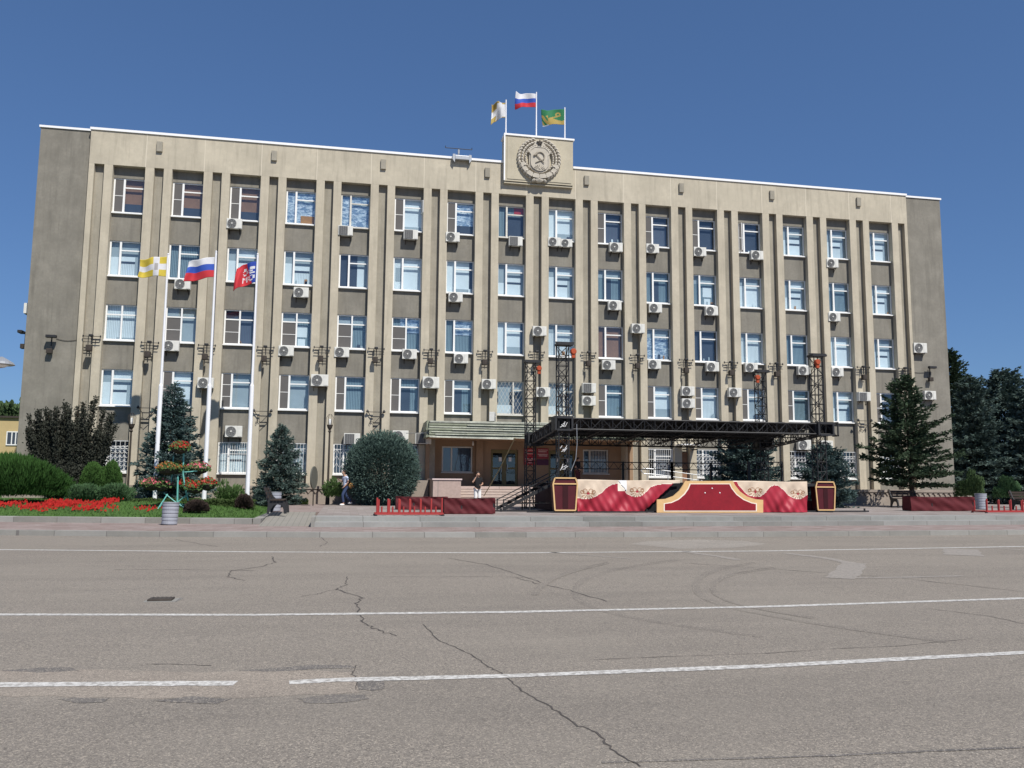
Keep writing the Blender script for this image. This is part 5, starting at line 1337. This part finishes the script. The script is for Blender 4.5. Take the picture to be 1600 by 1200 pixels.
# ------------------------------------------------------------------ far left: yellow house, trees, street lamp
Yh = 14.; hx1 = -6.0
hb = empty('yellow_house', (-12, Yh, 0), 'two-storey yellow house with flat roof beyond the left gable', 'house')
zt_ = zt(20, 653, Yh)
MB().box(-40, Yh, 0, hx1, Yh+8, zt_).build('wall', yel_w, hb)
MB().box(-40.2, Yh-.15, zt_, hx1+.1, Yh+8, zt_+.12).build('roof_edge', iron2, hb)
for px in (-70, -28, 22):
    a, c = at(px-11, 674, Yh), at(px+11, 696, Yh)
    f = MB(); f.box(a.x,Yh-.06,c.z,a.x+.06,Yh-.005,a.z).box(c.x-.06,Yh-.06,c.z,c.x,Yh-.005,a.z).box(a.x,Yh-.061,c.z,c.x,Yh-.004,c.z+.07).box(a.x,Yh-.061,a.z-.06,c.x,Yh-.004,a.z)
    for t in (.36, .62): f.box(a.x+(c.x-a.x)*t-.03,Yh-.058,c.z,a.x+(c.x-a.x)*t+.03,Yh-.003,a.z)
    w = f.build('window', white, hb)
    MB().box(a.x+.03,Yh-.03,c.z+.03,c.x-.03,Yh-.02,a.z-.03).build('pane', mat('dark_glass', (.05,.06,.08), .15, .1, 3, spec=.6), w)
    b = MB(); g0, g1 = at(px-13,710,Yh), at(px+10,724,Yh)
    for z in (g1.z-.4, g0.z): b.bar((g0.x,Yh-.3,z),(g1.x,Yh-.3,z),.05)
    for t in np.linspace(0,1,6): b.bar((g0.x+(g1.x-g0.x)*t,Yh-.3,g1.z-.4),(g0.x+(g1.x-g0.x)*t,Yh-.3,g0.z),.04)
    b.build('balcony_rail', iron, hb)
for n_, (px, top, Y, R_) in enumerate(((30,628,30,2.4),(2,640,38,3.0),(-60,630,35,4.))):
    leafball('distant_tree', ('green tree peeping above the yellow house beside the gable','faint green tree above the yellow house at the left edge','green tree beyond the left edge of the view')[n_], 'tree', (xat(px,650,Y), Y, 0), (R_,R_,zt(px,top,Y)*.57), 5000, mat('distant_leaves', (.06,.10,.04), .9, .2, 1.5, island=.3), 80+n_, ln=.5, wd=.3, stem=.25, jit=.3)
# street lamp head poking in from the left
Y = -20.; c = at(2, 567, Y); sl = empty('street_lamp', (c.x-1.3, Y, .3), 'grey street lamp whose head pokes in at the left edge', 'street lamp')
MB().tube((c.x-1.3,Y,.15),(c.x-1.3,Y,c.z+.3),.06).tube((c.x-1.3,Y,c.z-.35),(c.x+.1,Y,c.z-.12),.018).tube((c.x-1.3,Y,c.z+.05),(c.x+.2,Y,c.z-.02),.025).build('pole', metalg, sl)
MB().lathe([(.03,.18),(.14,.12),(.30,.02),(.36,-.05),(.30,-.07)], (c.x,Y,c.z), 20).build('shade', metalg, sl)
MB().lathe([(.2,-.07),(.1,-.13)], (c.x,Y,c.z), 16).build('lamp_glass', white, sl)
# ================================================================== PEOPLE
def skinmesh(name, nodes, edges, mt, parent, rootn=0, sub=2):
    me = bpy.data.meshes.new(name); me.from_pydata([n[0] for n in nodes], edges, []); o = bpy.data.objects.new(name, me); COL.objects.link(o)
    o.modifiers.new('skin', 'SKIN'); sv = me.skin_vertices[0].data
    for i, n in enumerate(nodes):
        r = n[1]; sv[i].radius = (r, r) if isinstance(r, (int, float)) else r; sv[i].use_root = (i == rootn)
    s = o.modifiers.new('sub', 'SUBSURF'); s.levels = s.render_levels = sub
    dg = bpy.context.evaluated_depsgraph_get(); me2 = bpy.data.meshes.new_from_object(o.evaluated_get(dg)); o.modifiers.clear(); o.data = me2
    me2.materials.clear(); me2.materials.append(mt); me2.polygons.foreach_set('use_smooth', [True]*len(me2.polygons)); o.parent = parent
    return o
def sphere(b, c, r, n=12):
    c = Vector(c); r = (r,)*3 if isinstance(r, (int, float)) else r
    b.add([(c.x+r[0]*math.sin(t)*math.cos(p), c.y+r[1]*math.sin(t)*math.sin(p), c.z+r[2]*math.cos(t)) for t in [math.pi*j/n for j in range(n+1)] for p in [2*math.pi*i/n for i in range(n)]],
          [(j*n+i, (j+1)*n+i, (j+1)*n+(i+1)%n, j*n+(i+1)%n) for j in range(n) for i in range(n)])
    return b
def person(loc, rz, label, J, shirt, pants, shoe, hairlen, cat='person'):
    """local frame: figure faces -y; J maps joint name -> xyz"""
    r = empty('person', loc, label, cat, world=False, rz=rz)
    N = []; E_ = []; idx = {}
    def add(nm, p, rad, prev=None):
        idx[nm] = len(N); N.append((tuple(p), rad)); 
        if prev: E_.append((idx[prev], idx[nm]))
    V_ = Vector
    add('pelvis', J['pelvis'], (.14,.10)); add('waist', V_(J['pelvis'])+V_((0,0,.16)), (.12,.09), 'pelvis'); add('chest', J['chest'], (.155,.105), 'waist'); add('neck0', V_(J['chest'])+V_((0,0,.17)), (.07,.06), 'chest')
    add('neck', V_(J['head'])-V_((0,-.01,.11)), .05, 'neck0'); add('chin', V_(J['head'])-V_((0,.02,.055)), (.06,.07), 'neck'); add('head', J['head'], (.078,.09), 'chin'); add('brow', V_(J['head'])+V_((0,0,.06)), (.075,.09), 'head'); add('crown', V_(J['head'])+V_((0,.01,.11)), .045, 'brow')
    for s in 'LR':
        add('sh'+s, J['sh'+s], .052, 'chest'); add('el'+s, J['el'+s], .038, 'sh'+s); add('wr'+s, J['wr'+s], .026, 'el'+s)
        d = (V_(J['wr'+s])-V_(J['el'+s])).normalized(); a = d.cross(V_((0,0,1)) if abs(d.z) < .9 else V_((0,1,0))).normalized(); c_ = a.cross(d)
        add('pm'+s, V_(J['wr'+s])+d*.06, (.032,.018), 'wr'+s)
        for f in range(4):
            o_ = a*(.024-.016*f); l = (.060,.072,.068,.052)[f]
            add(f'f{s}{f}', V_(J['wr'+s])+d*.095+o_, .0085, 'pm'+s); add(f'g{s}{f}', V_(J['wr'+s])+d*(.095+l*.7)+o_+c_*.02, .0075, f'f{s}{f}'); add(f'h{s}{f}', V_(J['wr'+s])+d*(.095+l)+o_+c_*.04, .006, f'g{s}{f}')
        add('t'+s, V_(J['wr'+s])+d*.05+a*.045+c_*.015, .010, 'pm'+s); add('u'+s, V_(J['wr'+s])+d*.085+a*.055+c_*.03, .008, 't'+s)
        add('hip'+s, J['hip'+s], .09, 'pelvis'); add('kn'+s, J['kn'+s], .058, 'hip'+s); add('an'+s, J['an'+s], .04, 'kn'+s); add('toe'+s, V_(J['an'+s])+V_(J['foot'])*1.0, (.035,.03), 'an'+s)
    add('nose', V_(J['head'])+V_((0,-.105,-.01)), .014, 'head')
    skinmesh('body', N, E_, skin, r)
    # clothes
    g = 1.22
    T = [(V_(J['pelvis'])-V_((0,0,.09)), (.165,.125)), (V_(J['pelvis'])+V_((0,0,.16)), (.145,.11)), (J['chest'], (.18,.125)), (V_(J['chest'])+V_((0,0,.13)), (.085,.075))]; Te = [(0,1),(1,2),(2,3)]
    for s in 'LR':
        T += [(J['sh'+s], .068), (V_(J['sh'+s]).lerp(V_(J['el'+s]), .75), .055)]; Te += [(2,len(T)-2),(len(T)-2,len(T)-1)]
    skinmesh('shirt', T, Te, shirt, r)
    T = [(V_(J['pelvis'])+V_((0,0,.05)), (.15,.115))]; Te = []
    for s in 'LR':
        n = len(T); T += [(J['hip'+s], .105), (J['kn'+s], .075), (V_(J['kn'+s]).lerp(V_(J['an'+s]), .93), .062)]; Te += [(0,n),(n,n+1),(n+1,n+2)]
    skinmesh('trousers', T, Te, pants, r)
    for s in 'LR':
        b = MB(); sphere(b, V_(J['an'+s])+V_(J['foot'])*.5-V_((0,0,.03)), (.055+abs(J['foot'][0])*.5, .055+abs(J['foot'][1])*.5, .05), 10)
        b.build('shoe', shoe, r, org=(0,0,0), smooth=True)
    b = MB(); h = V_(J['head']); sphere(b, h+V_((0,.025,.055)), (.088,.098,.095)); 
    if hairlen: sphere(b, h+V_((0,.06,-.03)), (.085,.055,.13))
    b.build('hair', hair, r, org=(0,0,0), smooth=True)
    b = MB(); sphere(b, h+V_((-.03,-.083,.012)), .009, 6); sphere(b, h+V_((.03,-.083,.012)), .009, 6); b.box(h.x-.022,h.y-.092,h.z-.052,h.x+.022,h.y-.08,h.z-.045); b.build('face_features', blackc, r, org=(0,0,0))
    b = MB(); sphere(b, h+V_((-.08,.0,0)), (.012,.02,.03), 6); sphere(b, h+V_((.08,.0,0)), (.012,.02,.03), 6); b.build('ears', skin, r, org=(0,0,0))
    return r
# walking man, facing left with slight turn
J = dict(pelvis=(0,0,.93), chest=(0,-.03,1.30), head=(0,-.10,1.60), shL=(.19,-.02,1.42), shR=(-.19,-.02,1.42), elL=(.24,.03,1.14), wrL=(.20,-.14,.95), elR=(-.24,-.05,1.16), wrR=(-.10,-.27,1.24),
         hipL=(.09,0,.88), hipR=(-.09,0,.88), knL=(.10,-.20,.50), anL=(.10,-.12,.09), knR=(-.09,.10,.48), anR=(-.09,.42,.16), foot=(0,-.16,-.03))
p = at(539, 780, -4.0)
r_ = person((p.x, -4.0, TZ+.0), math.radians(-62), 'man in pale shirt and jeans walking left past the round spruce with a tan bag', J, shirtw, denim, whitec, False)
b = MB(); sphere(b, (.20,.24,.98), (.10,.17,.15), 12); b.path([(.18,.20,1.1),(.1,.08,1.45),(-.08,-.1,1.45)], .012, 5)
bag = b.build('shoulder_bag', tanb, None, smooth=True); bag.location = r_.location; bag.rotation_euler.z = r_.rotation_euler.z; tag(bag, 'tan shoulder bag on the hip of the walking man', 'bag')
# standing woman
J = dict(pelvis=(0,0,.90), chest=(0,-.02,1.24), head=(0.0,-.05,1.52), shL=(.165,0,1.35), shR=(-.165,0,1.35), elL=(.24,.02,1.10), wrL=(.10,-.20,1.05), elR=(-.26,-.10,1.16), wrR=(-.12,-.12,1.40),
         hipL=(.08,0,.86), hipR=(-.08,0,.86), knL=(.09,-.03,.47), anL=(.09,.0,.08), knR=(-.09,-.02,.47), anR=(-.09,.02,.08), foot=(0,-.15,-.03))
p = at(746, 780, -9.0)
person((p.x, -9.0, TZ), math.radians(8), 'woman in black T-shirt and white trousers holding a phone to her ear by the steps', J, blackc, whitec, whitec, True)
p = at(916, 745, -2.2)
J2 = dict(J); J2['wrR'] = (-.20,-.22,1.0); J2['elR'] = (-.24,-.02,1.08)
person((p.x, -.5, 1.42), math.radians(40), 'dark-clothed person standing in the shade of the porch behind the stage', J2, blackc, mat('dark_red_cloth', (.06,.02,.025), .9, .1, 5), blackc, False)
